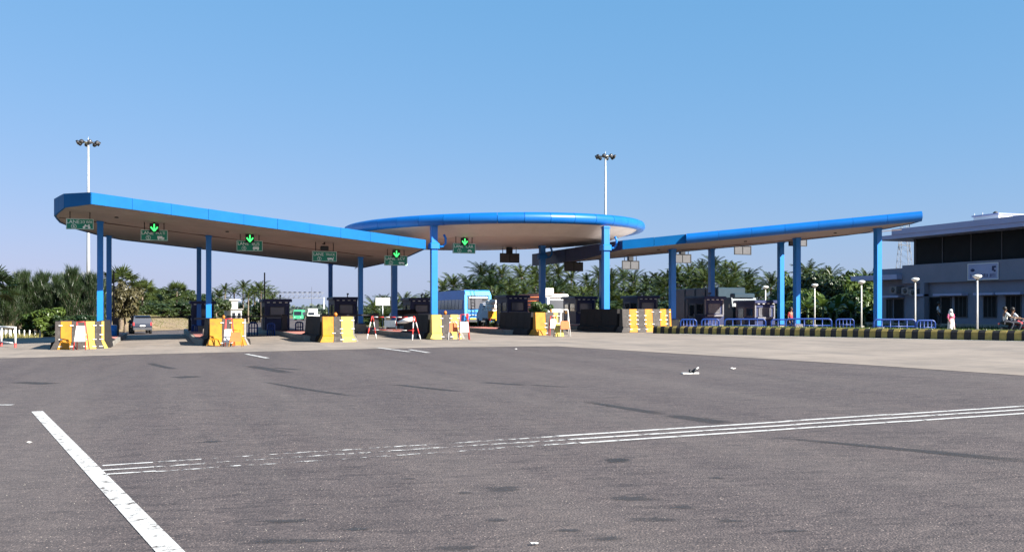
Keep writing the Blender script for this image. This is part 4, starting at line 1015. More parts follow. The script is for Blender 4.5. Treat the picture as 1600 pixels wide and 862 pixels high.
def suv(px, py, rz, lab, m, sc=1.0, dep=None):
    u, v = gp(px, py) if dep is None else at(px, dep)
    t = thing('sport_utility_car', lab, 'car', (u, v, gz(u, v)+.01), rz); t.scale = (sc,)*3
    b, f = shell(t, [(-2.1, .42), (-2.15, .75), (-2.12, 1.0), (-1.98, 1.62), (-1.8, 1.74), (.35, 1.76), (.95, 1.12), (2.05, .98), (2.18, .7), (2.15, .4)], .86, m, tum=.16, zt=1.0)
    slab(t, -.66, .66, 1.06, 1.58, -2.075, 'glass_dark', 'rear_window', .03, .10)
    sideglass(t, [(-1.75, 1.1), (-.95, 1.1), (-.95, 1.6), (-1.7, 1.6)], f); sideglass(t, [(-.85, 1.1), (.7, 1.1), (.3, 1.6), (-.85, 1.6)], f)
    for s in (-1, 1):
        slab(t, s*.78-.07, s*.78+.06, .8, 1.1, -2.135, 'lamp_red', 'tail_light', .06, .05); wheel(t, s*.78, -1.35, .36, .24); wheel(t, s*.78, 1.35, .36, .24)
        MB().cham((s*.98, .75, 1.12), (.2, .12, .16), .03).build('mirror', m, t)
    MB().cham((0, -2.16, .5), (1.72, .18, .24), .04).build('bumper', 'dark_grey', t); slab(t, -.24, .24, .72, .84, -2.17, 'white_paint', 'number_plate', .03)
    for s in (-1, 1): MB().tube([(s*.6, -1.7, 1.82), (s*.6, .1, 1.83)], .025, 5).build('roof_rail', 'black_metal', t)
    return t
su = suv(219, 521, 0.12, 'slate grey sport utility car driving away in the far left lane', 'car_slate')
def car(px, dep, rz, lab, m):
    u, v = at(px, dep); t = thing('car', lab, 'car', (u, v, gz(u, v)+.015), rz)
    b, f = shell(t, [(-2.0, .35), (-2.05, .8), (-1.9, 1.0), (-1.35, 1.05), (-.85, 1.42), (.3, 1.44), (1.0, .98), (1.9, .85), (2.05, .6), (2.0, .35)], .8, m, tum=.22, zt=.95)
    slab(t, -.6, .6, 1.05, 1.38, -1.25, 'glass_dark', 'rear_window', .04, .40)
    sideglass(t, [(-1.1, 1.02), (.8, 1.02), (.25, 1.36), (-.8, 1.36)], f)
    for s in (-1, 1): slab(t, s*.68-.12, s*.68+.12, .68, .86, -2.04, 'lamp_red', 'tail_light', .05); wheel(t, s*.72, -1.25, .3, .2); wheel(t, s*.72, 1.3, .3, .2)
    slab(t, -.24, .24, .55, .66, -2.06, 'yellow_plate', 'number_plate', .03); MB().cham((0, -2.03, .42), (1.56, .16, .2), .04).build('bumper', 'car_black', t)
car(630, 66, 0, 'black car waiting behind the red and white barricade', 'car_black')
def bus(px, dep, rz, lab, body, trim, ln=9.5, rear=True, h=3.15, loc=None):
    u, v = at(px, dep); t = thing('bus', lab, 'bus', (u, v, gz(u, v)+.015), rz, None); W = 1.26
    prof = [(0, .45), (-.04, 1.0), (-.02, 2.4), (.1, 2.9), (.35, h), (ln-.5, h), (ln-.12, 2.85), (ln, 1.4), (ln, .45)]
    b, f = shell(t, prof, W, body, tum=.10, zt=1.5)
    # window band on the sides
    n = 7
    for k in range(n):
        a = .5+(ln-1.6)*k/n; sideglass(t, [(a+.06, 1.5), (a+(ln-1.6)/n-.06, 1.5), (a+(ln-1.6)/n-.06, 2.35), (a+.06, 2.35)], f, eps=.008)
    rw = slab(t, -.92, .92, 1.55, 2.6, -.055, 'glass_grey', 'rear_window', .05, .05)
    slab(t, -.80, .80, 2.45, 2.6, -.09, 'white_paint', 'destination_board', .02, .01)
    for x in (-1, 1): slab(t, x*1.08-.14, x*1.08+.10, .9, 2.75, -.05, trim, 'corner_panel', .06, .05)
    slab(t, -1.1, 1.1, 2.68, 3.06, -.02, trim, 'rear_dome', .08, .24)
    slab(t, -.94, .94, 1.30, 1.42, -.06, trim, 'trim_strip', .03); slab(t, -.94, .94, .98, 1.06, -.06, 'cloth_pale', 'trim_strip', .03)
    slab(t, .1, .8, 1.72, 1.86, -.085, 'yellow_plate', 'rear_sticker', .02, .01)
    for x in (-.62, -.30): MB().tube([(x, -.12, .9), (x, -.12, 2.7), (x, .15, h+.1)], .022, 5).build('ladder_rail', 'dark_grey', t)
    for k in range(7): MB().tube([(-.62, -.12, 1.0+k*.28), (-.30, -.12, 1.0+k*.28)], .016, 5).build('ladder_rung', 'dark_grey', t)
    for x in (-1, 1): slab(t, x*.98-.1, x*.98+.1, .75, 1.15, -.085, 'lamp_red', 'tail_light', .03); wheel(t, x*1.02, 2.3, .48, .3); wheel(t, x*1.02, ln-2.2, .48, .3)
    slab(t, -.75, -.2, .62, .78, -.09, 'yellow_plate', 'number_plate', .02); MB().cham((0, -.08, .55), (2.3, .2, .22), .04).build('bumper', 'dark_grey', t)
    slab(t, -1.05, 1.05, 1.45, 2.55, ln-.02, 'glass_dark', 'windscreen', .06, -.10)
    for x in (-1, 1): MB().lathe([(.12, -.02), (.12, .03), (.02, .04)], 12, (x*.85, ln, .85), 'y').build('headlight', 'lamp_white', t)
    MB().box((0, ln*.5, h+.05), (1.6, ln*.5, .06)).build('roof_rack', 'dark_grey', t)
    return t
bus(747, 82, 0, 'blue bus seen from behind with a ladder on its rear window', 'bus_blue', 'bus_cyan')
fb = bus(470, 283, pi-.25, 'green bus approaching far behind the plaza', 'bus_green', 'bus_green', 7.5, h=3.0)
def pickup():
    u, v = at(779, 75); t = thing('pickup_truck', 'pickup truck with yellow tailgate piled with white sacks', 'truck', (u, v, gz(u, v)+.015), -0.1)
    shell(t, [(2.2, .45), (2.2, 1.1), (2.3, 1.75), (2.5, 1.85), (3.5, 1.82), (3.95, 1.15), (4.4, 1.05), (4.45, .45)], .82, 'cloth_pale', 'cab', .12, 1.1)
    slab(t, -.62, .62, 1.2, 1.7, 2.21, 'glass_dark', 'rear_window', .03, .05)
    MB().box((0, 1.05, .62), (1.62, 2.2, .12)).build('load_bed', 'dark_grey', t); MB().box((0, 2.2, .55), (1.0, 4.2, .2)).build('chassis', 'black_metal', t)
    for s in (-1, 1): MB().box((s*.84, 1.05, .95), (.05, 2.2, .55)).build('side_board', 'cloth_pale', t)
    tg = MB().box((0, -.06, .92), (1.7, .05, .58)).build('tailgate', 'tailgate_yellow', t)
    for x in (-.55, 0, .55): MB().box((x, -.095, .92), (.04, .03, .54)).build('rib', 'tailgate_yellow', tg)
    for x in (-.86, .86): MB().box((x, -.05, 1.15), (.06, .06, 1.0)).build('corner_post', 'white_paint', t)
    for z in (1.45, 1.95): MB().tube([(-.86, .2, z), (-.86, 2.15, z)], .025, 5).build('cage_rail', 'white_paint', t)
    for x in (-1, 1): slab(t, x*.74-.1, x*.74+.1, .5, .6, -.07, 'lamp_red', 'tail_light', .05); wheel(t, x*.74, .7, .32, .22); wheel(t, x*.74, 3.7, .32, .22)
    slab(t, -.25, .25, .48, .6, -.06, 'yellow_plate', 'number_plate', .03)
    MB().cham((0, 2.0, 2.1), (1.7, .12, .12), .02).build('head_board', 'black_metal', t)
    r = random.Random(2); k = 0
    for lay in range(4):
        for i in range(3-(lay >= 2)):
            for j in range(2):
                M = MB(); w, d, h = .58, .95, .34; prof = [(.03, -.5), (.42, -.42), (.5, -.15), (.5, .15), (.42, .42), (.03, .5)]
                M.lathe(prof, 10); o = M.build('sack', 'cloth_white'); o.scale = (w*1.12, d*1.05, h*1.25)
                x, y, z = (-.52+i*.52)*(1 if lay < 2 else .7)+r.uniform(-.05, .05), .5+j*1.0, .86+lay*.34
                c, s_ = cos(-.1), sin(-.1); o.location = (u+x*c-y*s_, v+x*s_+y*c, t.location.z+z); o.rotation_euler = (r.uniform(-.1, .1), r.uniform(-.15, .15), r.uniform(-.2, .2))
                tag(o, 'bulging white sack in the pile on the pickup truck', 'sack', 'white sacks on the pickup truck')
pickup()
def lorry(px, dep, rz, lab, cabm, bodym, ln=7.2, h=3.0, cargo=True, slats=False):
    u, v = at(px, dep); t = thing('lorry', lab, 'truck', (u, v, gz(u, v)+.015), rz); W = 1.15
    shell(t, [(ln-1.7, .55), (ln-1.7, 2.35), (ln-1.5, 2.5), (ln-.35, 2.45), (ln-.02, 1.45), (ln, .55)], W*.95, cabm, 'cab', .08, 1.5)
    slab(t, -.9, .9, 1.5, 2.25, ln-.06, 'glass_dark', 'windscreen', .05, -.22)
    if slats:
        for k in range(6):
            z = .98+k*(h-1.0)/6
            for s in (-1, 1): MB().box((s*W, (ln-1.85)/2, z), (.05, ln-1.85, (h-1.0)/6*.72)).build('side_plank', bodym, t)
            MB().box((0, 0, z), (2*W, .05, (h-1.0)/6*.72)).build('rear_plank', bodym, t); MB().box((0, ln-1.82, z), (2*W, .05, (h-1.0)/6*.72)).build('front_plank', bodym, t)
        MB().box((0, (ln-1.85)/2, .85), (2*W, ln-1.8, .1)).build('load_bed', 'dark_grey', t)
    else:
        MB().cham((0, (ln-1.85)/2, (h+.85)/2), (2*W, ln-1.85, h-.85), .04).build('box_body', bodym, t)
        for k in range(5): 
            y = .3+(ln-2.4)*k/4
            for s in (-1, 1): MB().box((s*(W+.02), y, (h+.85)/2), (.05, .08, h-.95)).build('rib', bodym, t)
    MB().box((0, ln*.5, .65), (.9, ln*.95, .25)).build('chassis', 'black_metal', t)
    MB().cham((0, ln+.03, .6), (2.2, .18, .28), .04).build('bumper', 'dark_grey', t)
    for s in (-1, 1):
        MB().lathe([(.11, -.02), (.11, .03), (.02, .04)], 12, (s*.8, ln+.01, .95), 'y').build('headlight', 'lamp_white', t); wheel(t, s*.95, ln-1.0, .45, .28); wheel(t, s*.95, 1.3, .45, .3)
        MB().box((s*1.25, ln-.3, 1.8), (.06, .1, .35)).build('mirror', 'black_metal', t)
    MB().cham((0, ln-.5, 2.62), (1.7, .6, .28), .05).build('roof_visor', cabm, t)
    return t
ty = lorry(1072, 75.5, pi, 'dark teal box lorry standing among the right-hand toll booths', 'truck_teal', 'truck_teal', 8.3, 3.2)
ol = lorry(829, 86, pi, 'lorry with orange plank sides and white cab behind the leafy shrub', 'white_paint', 'orange_paint', 6.8, 3.05, slats=True)
lorry(490, 285, pi-.25, 'white lorry approaching beside the far green bus', 'white_paint', 'white_paint', 6.5, 3.4)
suv(500, 500, pi-.25, 'small white car in front of the far white lorry', 'white_paint', 1.0, dep=268)
suv(399, 492, pi-.6, 'small red van on the far bend of the road', 'red_paint', 1.0, dep=235)
suv(352, 497, .9, 'white van parked on the far bank left of the road', 'white_paint', .9, dep=225)

# ------------------------------------------------------------------ people and motorcycles
def skinned(name, joints, edges, m, parent, sub=1):
    """joints: {key: (x, y, z, r)}"""
    keys = list(joints); bm = bmesh.new(); lay = bm.verts.layers.skin.verify(); vv = {k: bm.verts.new(joints[k][:3]) for k in keys}
    for a, b in edges: bm.edges.new((vv[a], vv[b]))
    for k in keys:
        r = joints[k][3]; vv[k][lay].radius = (r, r) if not isinstance(r, tuple) else r
    vv[keys[0]][lay].use_root = True
    me = bpy.data.meshes.new(name+'_frame'); bm.to_mesh(me); bm.free(); o = bpy.data.objects.new(name+'_frame', me); C.objects.link(o)
    sk = o.modifiers.new('skin', 'SKIN'); sk.use_smooth_shade = True; ss = o.modifiers.new('sub', 'SUBSURF'); ss.levels = sub; ss.render_levels = sub
    out = bpy.data.meshes.new_from_object(o.evaluated_get(bpy.context.evaluated_depsgraph_get())); bpy.data.objects.remove(o)
    out.materials.clear(); out.materials.append(MATS[m]); r = bpy.data.objects.new(name, out); C.objects.link(r); r.parent = parent; return r
def person(lab, loc, rz, top, bottom, pose='stand', sc=1.0, cap=None, sari=False, veil=None):
    t = thing('person', lab, 'person', loc, rz); t.scale = (sc,)*3
    J = {'pelvis': (0, 0, .93, (.16, .12)), 'waist': (0, 0, 1.06, (.14, .11)), 'chest': (0, .01, 1.30, (.17, .12)), 'neck': (0, .01, 1.45, .055), 'chin': (0, -.01, 1.53, .07), 'head': (0, -.01, 1.62, .095), 'crown': (0, .0, 1.70, .07), 'nose': (0, -.11, 1.61, .018)}
    E = [('pelvis', 'waist'), ('waist', 'chest'), ('chest', 'neck'), ('neck', 'chin'), ('chin', 'head'), ('head', 'crown'), ('head', 'nose')]
    for s, n in ((-1, 'l'), (1, 'r')):
        if pose == 'stand':
            L_ = [('sh', s*.19, .01, 1.38, .06), ('el', s*.25, .03, 1.12, .045), ('wr', s*.24, -.06, .88, .032), ('ha', s*.235, -.09, .79, .035)]
            G_ = [('hip', s*.09, 0, .86, .095), ('kn', s*.10, -.02, .48, .065), ('an', s*.10, .03, .09, .042), ('toe', s*.12, -.13, .04, .035)]
        elif pose == 'walk':
            L_ = [('sh', s*.19, .01, 1.38, .06), ('el', s*.25, .03+s*.08, 1.13, .045), ('wr', s*.24, -.08+s*.16, .92, .032), ('ha', s*.23, -.12+s*.18, .84, .035)]
            G_ = [('hip', s*.09, 0, .86, .095), ('kn', s*.10, -.06-s*.12, .49, .065), ('an', s*.10, .04-s*.24, .10, .042), ('toe', s*.11, -.12-s*.24, .05, .035)]
        else:  # riding
            L_ = [('sh', s*.19, -.02, 1.38, .06), ('el', s*.27, -.20, 1.18, .045), ('wr', s*.27, -.42, 1.10, .032), ('ha', s*.27, -.50, 1.09, .035)]
            G_ = [('hip', s*.11, -.05, .90, .095), ('kn', s*.20, -.40, .80, .065), ('an', s*.20, -.22, .40, .042), ('toe', s*.20, -.38, .36, .035)]
        pre = 'chest'
        for k, x, y, z, r in L_: J[n+k] = (x, y, z, r); E.append((pre, n+k)); pre = n+k
        for q in range(4): J[n+'f%d' % q] = (L_[3][1]+(q-1.5)*.018, L_[3][2]-.03, L_[3][3]-.075+abs(q-1.5)*.012, .009); E.append((n+'ha', n+'f%d' % q))
        J[n+'th'] = (L_[3][1]-s*.03, L_[3][2]-.05, L_[3][3]-.01, .010); E.append((n+'ha', n+'th'))
        pre = 'pelvis'
        for k, x, y, z, r in G_: J[n+k] = (x, y, z, r); E.append((pre, n+k)); pre = n+k
    skinned('body', J, E, 'skin', t)
    # clothes: slightly larger surfaces over the same skeleton
    def over(name, keys, m, grow):
        JJ = {k: (*J[k][:3], tuple(x+grow for x in J[k][3]) if isinstance(J[k][3], tuple) else J[k][3]+grow) for k in keys}
        skinned(name, JJ, [e for e in E if e[0] in keys and e[1] in keys], m, t)
    over('shirt', ['waist', 'pelvis', 'chest', 'lsh', 'lel', 'rsh', 'rel'], top, .018)
    if sari:
        M = MB(); R_ = [(.30, .03), (.29, .2), (.24, .55), (.215, .85), (.19, 1.0), (.185, 1.1)]; M.lathe(R_, 18); o = M.build('skirt', bottom, t); o.scale = (1, .8, 1)
        pts = [(-.24, -.14, .95), (-.12, -.18, 1.15), (.06, -.16, 1.32), (.18, -.02, 1.43), (.2, .14, 1.3), (.22, .2, .9), (.24, .22, .45)]
        w = [.10, .10, .09, .09, .12, .16, .2]; V = []
        for (x, y, z), ww in zip(pts, w): V += [(x-ww*.7, y, z-ww*.6), (x+ww*.7, y-.02, z+ww*.4)]
        MB().add(V, [(2*i, 2*i+1, 2*i+3, 2*i+2) for i in range(len(pts)-1)]).build('sari_fold', sari, t)
    else: over('trousers', ['pelvis', 'lhip', 'lkn', 'lan', 'rhip', 'rkn', 'ran'], bottom, .022)
    M = MB(); M.lathe([(.105, 1.58), (.118, 1.64), (.112, 1.71), (.07, 1.77), (.01, 1.785)], 14, (0, .02, 0)); M.build('hair' if not (cap or veil) else ('cap' if cap else 'veil'), cap or veil or 'hair', t)
    if veil: M = MB(); M.lathe([(.20, 1.28), (.17, 1.42), (.125, 1.58), (.12, 1.66)], 14, (0, .05, 0)); M.build('veil_drape', veil, t)
    for s in (-1, 1): MB().lathe([(.001, -.006), (.012, -.004), (.012, .004)], 8, (s*.035, -.105, 1.635), 'y').build('eye', 'black_metal', t)
    MB().box((0, -.098, 1.565), (.05, .012, .01)).build('mouth', 'cloth_red', t)
    return t
def standing(px, dep, z, *a, **k):
    u, v = at(px, dep); return person(a[0], (u, v, z if z is not None else gz(u, v)+.012), *a[1:], **k)
standing(1486, 60, .065, 'woman in a white and pink sari walking with her head veiled', -.3, 'cloth_pink', 'cloth_white', pose='walk', sc=.92, sari='cloth_pink', veil='cloth_white')
standing(1092, 69, None, 'attendant in pale shirt and white cap behind the guard rail', .2, 'cloth_pale', 'cloth_dark', cap='cloth_white', sc=.94)
standing(1236, 62, None, 'person in dark red clothes beside the two close blue columns', .2, 'cloth_red', 'cloth_dark')
standing(1467, 68, .55, 'person in pale clothes standing by the office door', .5, 'cloth_pale', 'cloth_dark', sc=.95)
def motorcycle(loc, rz, lab, m, sc=1.0):
    t = thing('motorcycle', lab, 'motorcycle', loc, rz); t.scale = (sc,)*3      # front towards -Y
    for y in (-.66, .62):
        w = MB().lathe([(.24, -.05), (.29, -.05), (.305, 0), (.29, .05), (.24, .05)], 18, (0, y, .305), 'x').build('wheel', 'tyre', t)
        MB().lathe([(.05, -.06), (.24, -.012), (.24, .012), (.05, .06)], 12, (0, y, .305), 'x').build('rim', 'rim', w)
    MB().tube([(0, -.66, .305), (0, -.5, .75), (0, -.42, .98)], .035, 7).build('fork', 'rim', t); MB().tube([(-.34, -.36, 1.02), (-.12, -.42, 1.0), (.12, -.42, 1.0), (.34, -.36, 1.02)], .018, 6).build('handlebar', 'black_metal', t)
    MB().tube([(0, -.4, .8), (0, -.15, .86), (0, .1, .78)], [.08, .15, .09], 10).build('fuel_tank', m, t)
    MB().tube([(0, .05, .80), (0, .45, .82), (0, .8, .86)], [.09, .12, .08], 8).build('seat', 'black_metal', t)
    MB().cham((0, -.05, .45), (.24, .42, .36), .05).build('engine', 'dark_grey', t); MB().tube([(.14, -.05, .32), (.16, .4, .32), (.17, .95, .4)], .04, 7).build('exhaust', 'rim', t)
    MB().lathe([(.1, -.06), (.11, .0), (.02, .06)], 12, (0, -.52, .9), 'y').build('headlamp', 'lamp_white', t); MB().tube([(0, -.95, .42), (0, -.8, .6), (0, -.6, .64), (0, -.4, .55)], .06, 6).build('mudguard', m, t)
    MB().box((0, .9, .78), (.12, .06, .1)).build('tail_light', 'lamp_red', t)
    return t
u, v = at(1586, 56); motorcycle((u, v, .06), 1.1, 'motorcycle carrying two riders at the right edge', 'cloth_red')
c, s_ = cos(1.1), sin(1.1)
for k, (yy, top, lab) in enumerate([(.12, 'cloth_pale', 'front rider in a pale shirt on the motorcycle'), (.55, 'cloth_white', 'pillion rider in white behind the motorcycle driver')]):
    person(lab, (u-yy*s_, v+yy*c, .06+(-.02 if k == 0 else .02)), 1.1, top, 'cloth_dark', 'ride')
u, v = gp(206, 521.5); motorcycle((u, v, gz(u, v)+.012), 0.2, 'pale motorcycle ridden towards us beside the slate grey car', 'white_paint', 1.0)
person('rider in dark clothes on the motorcycle beside the slate grey car', (u-.14*sin(.2), v+.14, gz(u, v)+.0), .2, 'cloth_dark', 'cloth_dark', 'ride', sc=.95)

# ------------------------------------------------------------------ litter on the asphalt
u, v = gp(1078, 584); t = thing('shoe', 'discarded black sandal with pale sole lying on the asphalt', 'shoe', (u, v, gz(u, v)+.006), -YAW+.25); t.scale = (.46,)*3
def sole(z0, z1, k):
    pts = [(-.46, -.05), (-.42, -.12), (-.2, -.15), (.1, -.11), (.35, -.14), (.45, -.09), (.47, 0), (.43, .10), (.3, .13), (.05, .10), (-.2, .13), (-.42, .10)]
    return MB().prism([(x*k, y*k) for x, y in pts], z0, z1)
sole(0, .06, 1.0).build('sole', 'white_paint', t); M = MB()
M.tube([(-.05, -.12, .05), (-.02, -.05, .17), (.02, .05, .17), (.05, .12, .05)], .06, 8); M.build('strap', 'black_metal', t); MB().tube([(.12, -.1, .06), (.28, -.08, .2), (.42, 0, .24), (.28, .08, .2), (.12, .1, .06)], .05, 8).build('heel_strap', 'black_metal', t)
MB().tube([(.3, -.1, .24), (.46, .0, .30)], .035, 6).build('buckle', 'white_paint', t)
def scrap(px, py, s, lab):
    u, v = gp(px, py); r = random.Random(px); M = MB(); n = 5
    V = [(s*(i/(n-1)-.5)+r.uniform(-.02, .02), s*.6*(j/(n-1)-.5)+r.uniform(-.02, .02), .01+r.uniform(0, .09)*s/.3) for i in range(n) for j in range(n)]
    M.add(V, [(i*n+j, (i+1)*n+j, (i+1)*n+j+1, i*n+j+1) for i in range(n-1) for j in range(n-1)]); o = M.build('paper_scrap', 'cloth_white'); o.location = (u, v, gz(u, v)+.006)
    m = o.modifiers.new('thick', 'SOLIDIFY'); m.thickness = .004; tag(o, lab, 'litter', 'paper litter on the asphalt')
scrap(1146, 577, .12, 'largest crumpled white paper scrap, right of the black sandal'); scrap(806, 546, .1, 'crumpled white paper scrap near the edge of the concrete below the bus'); scrap(47, 693, .035, 'small white paper scrap left of the long white edge line')
scrap(836, 852, .025, 'white paper scrap nearest the bottom middle of the picture')
r = random.Random(77); M = MB()
for i in range(900):
    px, py = r.uniform(0, 1600), 560+300*r.random()**.8; u, v = gp(px, py); s = r.uniform(.002, .0055)
    M.add([(u+s, v, gz(u, v)+.005), (u-s*.6, v+s, gz(u, v)+.005), (u-s*.5, v-s, gz(u, v)+.005), (u, v, gz(u, v)+.005+s*1.1)], [(0, 1, 3), (1, 2, 3), (2, 0, 3), (2, 1, 0)])
tag(M.build('gravel', 'concrete'), 'scattered pale grit on the asphalt', 'gravel', kind='stuff')

# ------------------------------------------------------------------ trees
def make_hidden(o): C.objects.unlink(o); return o          # prototypes whose copies stand in the scene
def palm_crown(seed, nf=26, L_=3.3, fan=False):
    r = random.Random(seed); M = MB()
    for k in range(nf):
        az = k*2.399+r.uniform(-.2, .2); e0 = radians(84-112*(k/nf)**1.15+r.uniform(-7, 7)); ln = L_*r.uniform(.85, 1.1)*(0.75+.25*min(1, k/6))
        p = Vector((0, 0, 0)); e = e0; n = 12; pts = []
        for i in range(n+1):
            pts.append(p.copy()); d = Vector((cos(az)*cos(e), sin(az)*cos(e), sin(e))); p = p+d*(ln/n); e -= (.045+.115*i/n)*(1 if e > -1.2 else 0)
        side = Vector((-sin(az), cos(az), 0))
        for i in range(n):                                            # rachis
            w = .035*(1-i/n)+.008; M.add([pts[i]-side*w, pts[i]+side*w, pts[i+1]+side*w*.8, pts[i+1]-side*w*.8], [(0, 1, 2, 3)])
        m = 24
        for j in range(2, m+1):
            f = j/m*n; i = min(n-1, int(f)); b = pts[i].lerp(pts[i+1], f-i); tan = (pts[i+1]-pts[i]).normalized()
            up = side.cross(tan); g = sin(pi*min(1, .12+.88*j/m))**.6*.66*ln/2.9
            for s in (-1, 1):
                dr = (side*s*.75+tan*.75+Vector((0, 0, -1))*r.uniform(.0, .45)+up*.18).normalized()
                tip = b+dr*g*r.uniform(.85, 1.1); w = tan*.062
                M.add([b-w, b+w, tip], [(0, 1, 2)])
    return make_hidden(M.build('crown', 'palm_leaf', fix=False))
def fan_crown(seed, nf=20, R_=1.5):
    r = random.Random(seed); M = MB()
    for k in range(nf):
        az = k*2.399; e = radians(78-110*k/nf); d = Vector((cos(az)*cos(e), sin(az)*cos(e), sin(e))); c = d*r.uniform(.7, .95); side = Vector((-sin(az), cos(az), 0)); up = side.cross(d)
        M.add([d*.1-side*.02, d*.1+side*.02, c+side*.02, c-side*.02], [(0, 1, 2, 3)])
        for q in range(15):
            a = radians(-105+210*q/14); dr = (d*cos(a)+side*sin(a)+up*(.22*abs(sin(a)))).normalized(); tip = c+dr*R_*.62*r.uniform(.9, 1.1)-Vector((0, 0, .1)); w = dr.cross(up)*.06
            mid = c+dr*R_*.35; M.add([c, mid-w, tip, mid+w], [(0, 1, 2, 3)])
    return make_hidden(M.build('crown', 'palm_leaf', fix=False))
def palm_trunk(seed):
    r = random.Random(seed); pts = [(sin(i*.5+seed)*.02*i*.3, cos(i*.4+seed)*.02*i*.3, i/10) for i in range(11)]
    pts = [(p[0]-pts[0][0], p[1]-pts[0][1], p[2]) for p in pts]
    return make_hidden(MB().tube(pts, [.19-.008*i+(.02 if i == 0 else 0) for i in range(11)], 7).build('trunk', 'bark'))
PC = [palm_crown(s) for s in (1, 2, 3, 4)]+[palm_crown(9, 18, 2.4)]; FC = fan_crown(5); PT = [palm_trunk(s) for s in (1, 2)]
rp = random.Random(21)
def palm(px, top, dep, lab, group, crown=None, sc=None):
    u, v = at(px, dep); g = gz(u, v)-.1; zt = zz(top, dep); sc = sc or rp.uniform(.9, 1.2)
    hc = zt-g-(1.75 if crown is None else 1.1)*sc
    t = thing('coconut_palm' if crown is None else 'fan_palm', lab, 'palm tree', (u, v, g), rp.uniform(0, 6.28), group)
    if hc > .4: inst(rp.choice(PT), 'trunk', t, sc=(1, 1, hc))
    else: hc = .4; inst(PT[0], 'trunk', t, sc=(1, 1, .5))
    k = inst(crown or rp.choice(PC), 'crown', t, (0, 0, hc), (rp.uniform(-.12, .12), rp.uniform(-.12, .12), rp.uniform(0, 6.28)), (sc,)*3)
    if hc > .5:
        last = inst(PT[0], 'leaf_sheath', t, (0, 0, hc-.3), sc=(1.2, 1.2, .45))
GP = [(640, 466), (690, 441), (715, 436), (735, 428), (760, 416), (790, 421), (815, 419), (850, 413), (880, 418), (905, 424), (930, 421), (955, 423), (985, 425), (1010, 419), (1035, 417), (1060, 414), (1090, 408), (1112, 404), (1140, 406), (1160, 409), (1178, 424), (1192, 440), (1204, 452)]
def skyline(px):
    for (a, ya), (b, yb) in zip(GP, GP[1:]):
        if a <= px <= b: return ya+(yb-ya)*(px-a)/(b-a)
    return 450
px = 692
while px < 1200:
    palm(px, skyline(px)+rp.uniform(-7, 14), rp.uniform(158, 178), 'tall coconut palm along the skyline of the grove behind the booths', 'coconut palms in the grove'); px += rp.uniform(14, 24)
px = 684
while px < 1205:
    palm(px, skyline(px)+rp.uniform(12, 26), rp.uniform(140, 155), 'coconut palm in the middle row of the grove behind the booths', 'coconut palms in the grove'); px += rp.uniform(11, 18)
px = 676
while px < 1190:
    palm(px, max(skyline(px)+30, 447)+rp.uniform(-2, 14), rp.uniform(124, 138), 'low coconut palm at the front of the grove behind the booths', 'coconut palms in the grove', sc=rp.uniform(.8, 1.05)); px += rp.uniform(13, 20)
for px, top, dep in [(1205, 428, 128), (1222, 436, 132), (1262, 412, 120), (1296, 419, 118), (1330, 428, 118), (1352, 417, 122), (1284, 440, 105)]: palm(px, top, dep, 'coconut palm among the broadleaved trees left of the office', 'palms left of the office')
for px, top, dep in [(343, 452, 222), (352, 440, 218), (366, 445, 228), (380, 439, 224), (398, 446, 220), (408, 441, 216), (418, 450, 226), (330, 457, 232), (388, 452, 212), (426, 456, 234)]: palm(px, top, dep, 'coconut palm in the far clump left of the gantry', 'palms left of the gantry')
for px, top, dep in [(586, 466, 190), (600, 462, 186), (618, 468, 180), (632, 460, 176), (650, 463, 172), (665, 454, 170), (575, 474, 210), (606, 474, 150), (596, 482, 130)]: palm(px, top, dep, 'small coconut palm behind the dark booths left of the grove', 'palms behind the dark booths')
palm(189, 423, 104, 'tall fan palm rising just right of the dark far left column', None, FC, 1.45)
palm(222, 440, 135, 'fan palm on the skyline above the brown tree', None, FC, 1.5)
palm(276, 443, 150, 'fan palm on the skyline between the far left columns', None, FC, 1.3); palm(-9, 424, 80, 'dusty palm cut by the left edge of the picture', None, FC, 1.25)

def casuarina(seed):
    r = random.Random(seed); M = MB(); T = MB(); H = 1.0
    T.tube([(0, 0, 0), (.01, 0, .4), (-.01, .01, .97)], [.018, .012, .003], 6)
    tops = [(0, 0, 1.0, 1.0)]
    for k in range(58):
        z = .08+.86*(k/58)**.9; az = k*2.4; ln = (.40*(1-z)**.6+.06)*r.uniform(.75, 1.2); e = radians(r.uniform(48, 76))
        d = Vector((cos(az)*cos(e), sin(az)*cos(e), sin(e))); b = Vector((0, 0, z)); tip = b+d*ln
        T.tube([b, tip], [.004, .001], 3, cap=False)
        for q in range(84):
            f = r.random()**.7; p = b.lerp(tip, f)+Vector((r.uniform(-1, 1), r.uniform(-1, 1), r.uniform(-.6, .8)))*.035
            dr = (d*.7+Vector((r.uniform(-.7, .7), r.uniform(-.7, .7), r.uniform(.3, 1.5)))).normalized(); l2 = r.uniform(.05, .12); w = dr.cross(Vector((r.uniform(-1, 1), r.uniform(-1, 1), .3))).normalized()*.003
            M.add([p-w, p+w, p+dr*l2], [(0, 1, 2)])
    for q in range(90):
        p = Vector((r.uniform(-.02, .02), r.uniform(-.02, .02), r.uniform(.85, .99))); dr = Vector((r.uniform(-.5, .5), r.uniform(-.5, .5), 1)).normalized(); w = dr.cross(Vector((1, .3, 0))).normalized()*.004; M.add([p-w, p+w, p+dr*.06], [(0, 1, 2)])
    return make_hidden(T.build('trunk', 'bark')), make_hidden(M.build('crown', 'casuarina_leaf', fix=False))
CA = [casuarina(s) for s in (1, 2, 3)]
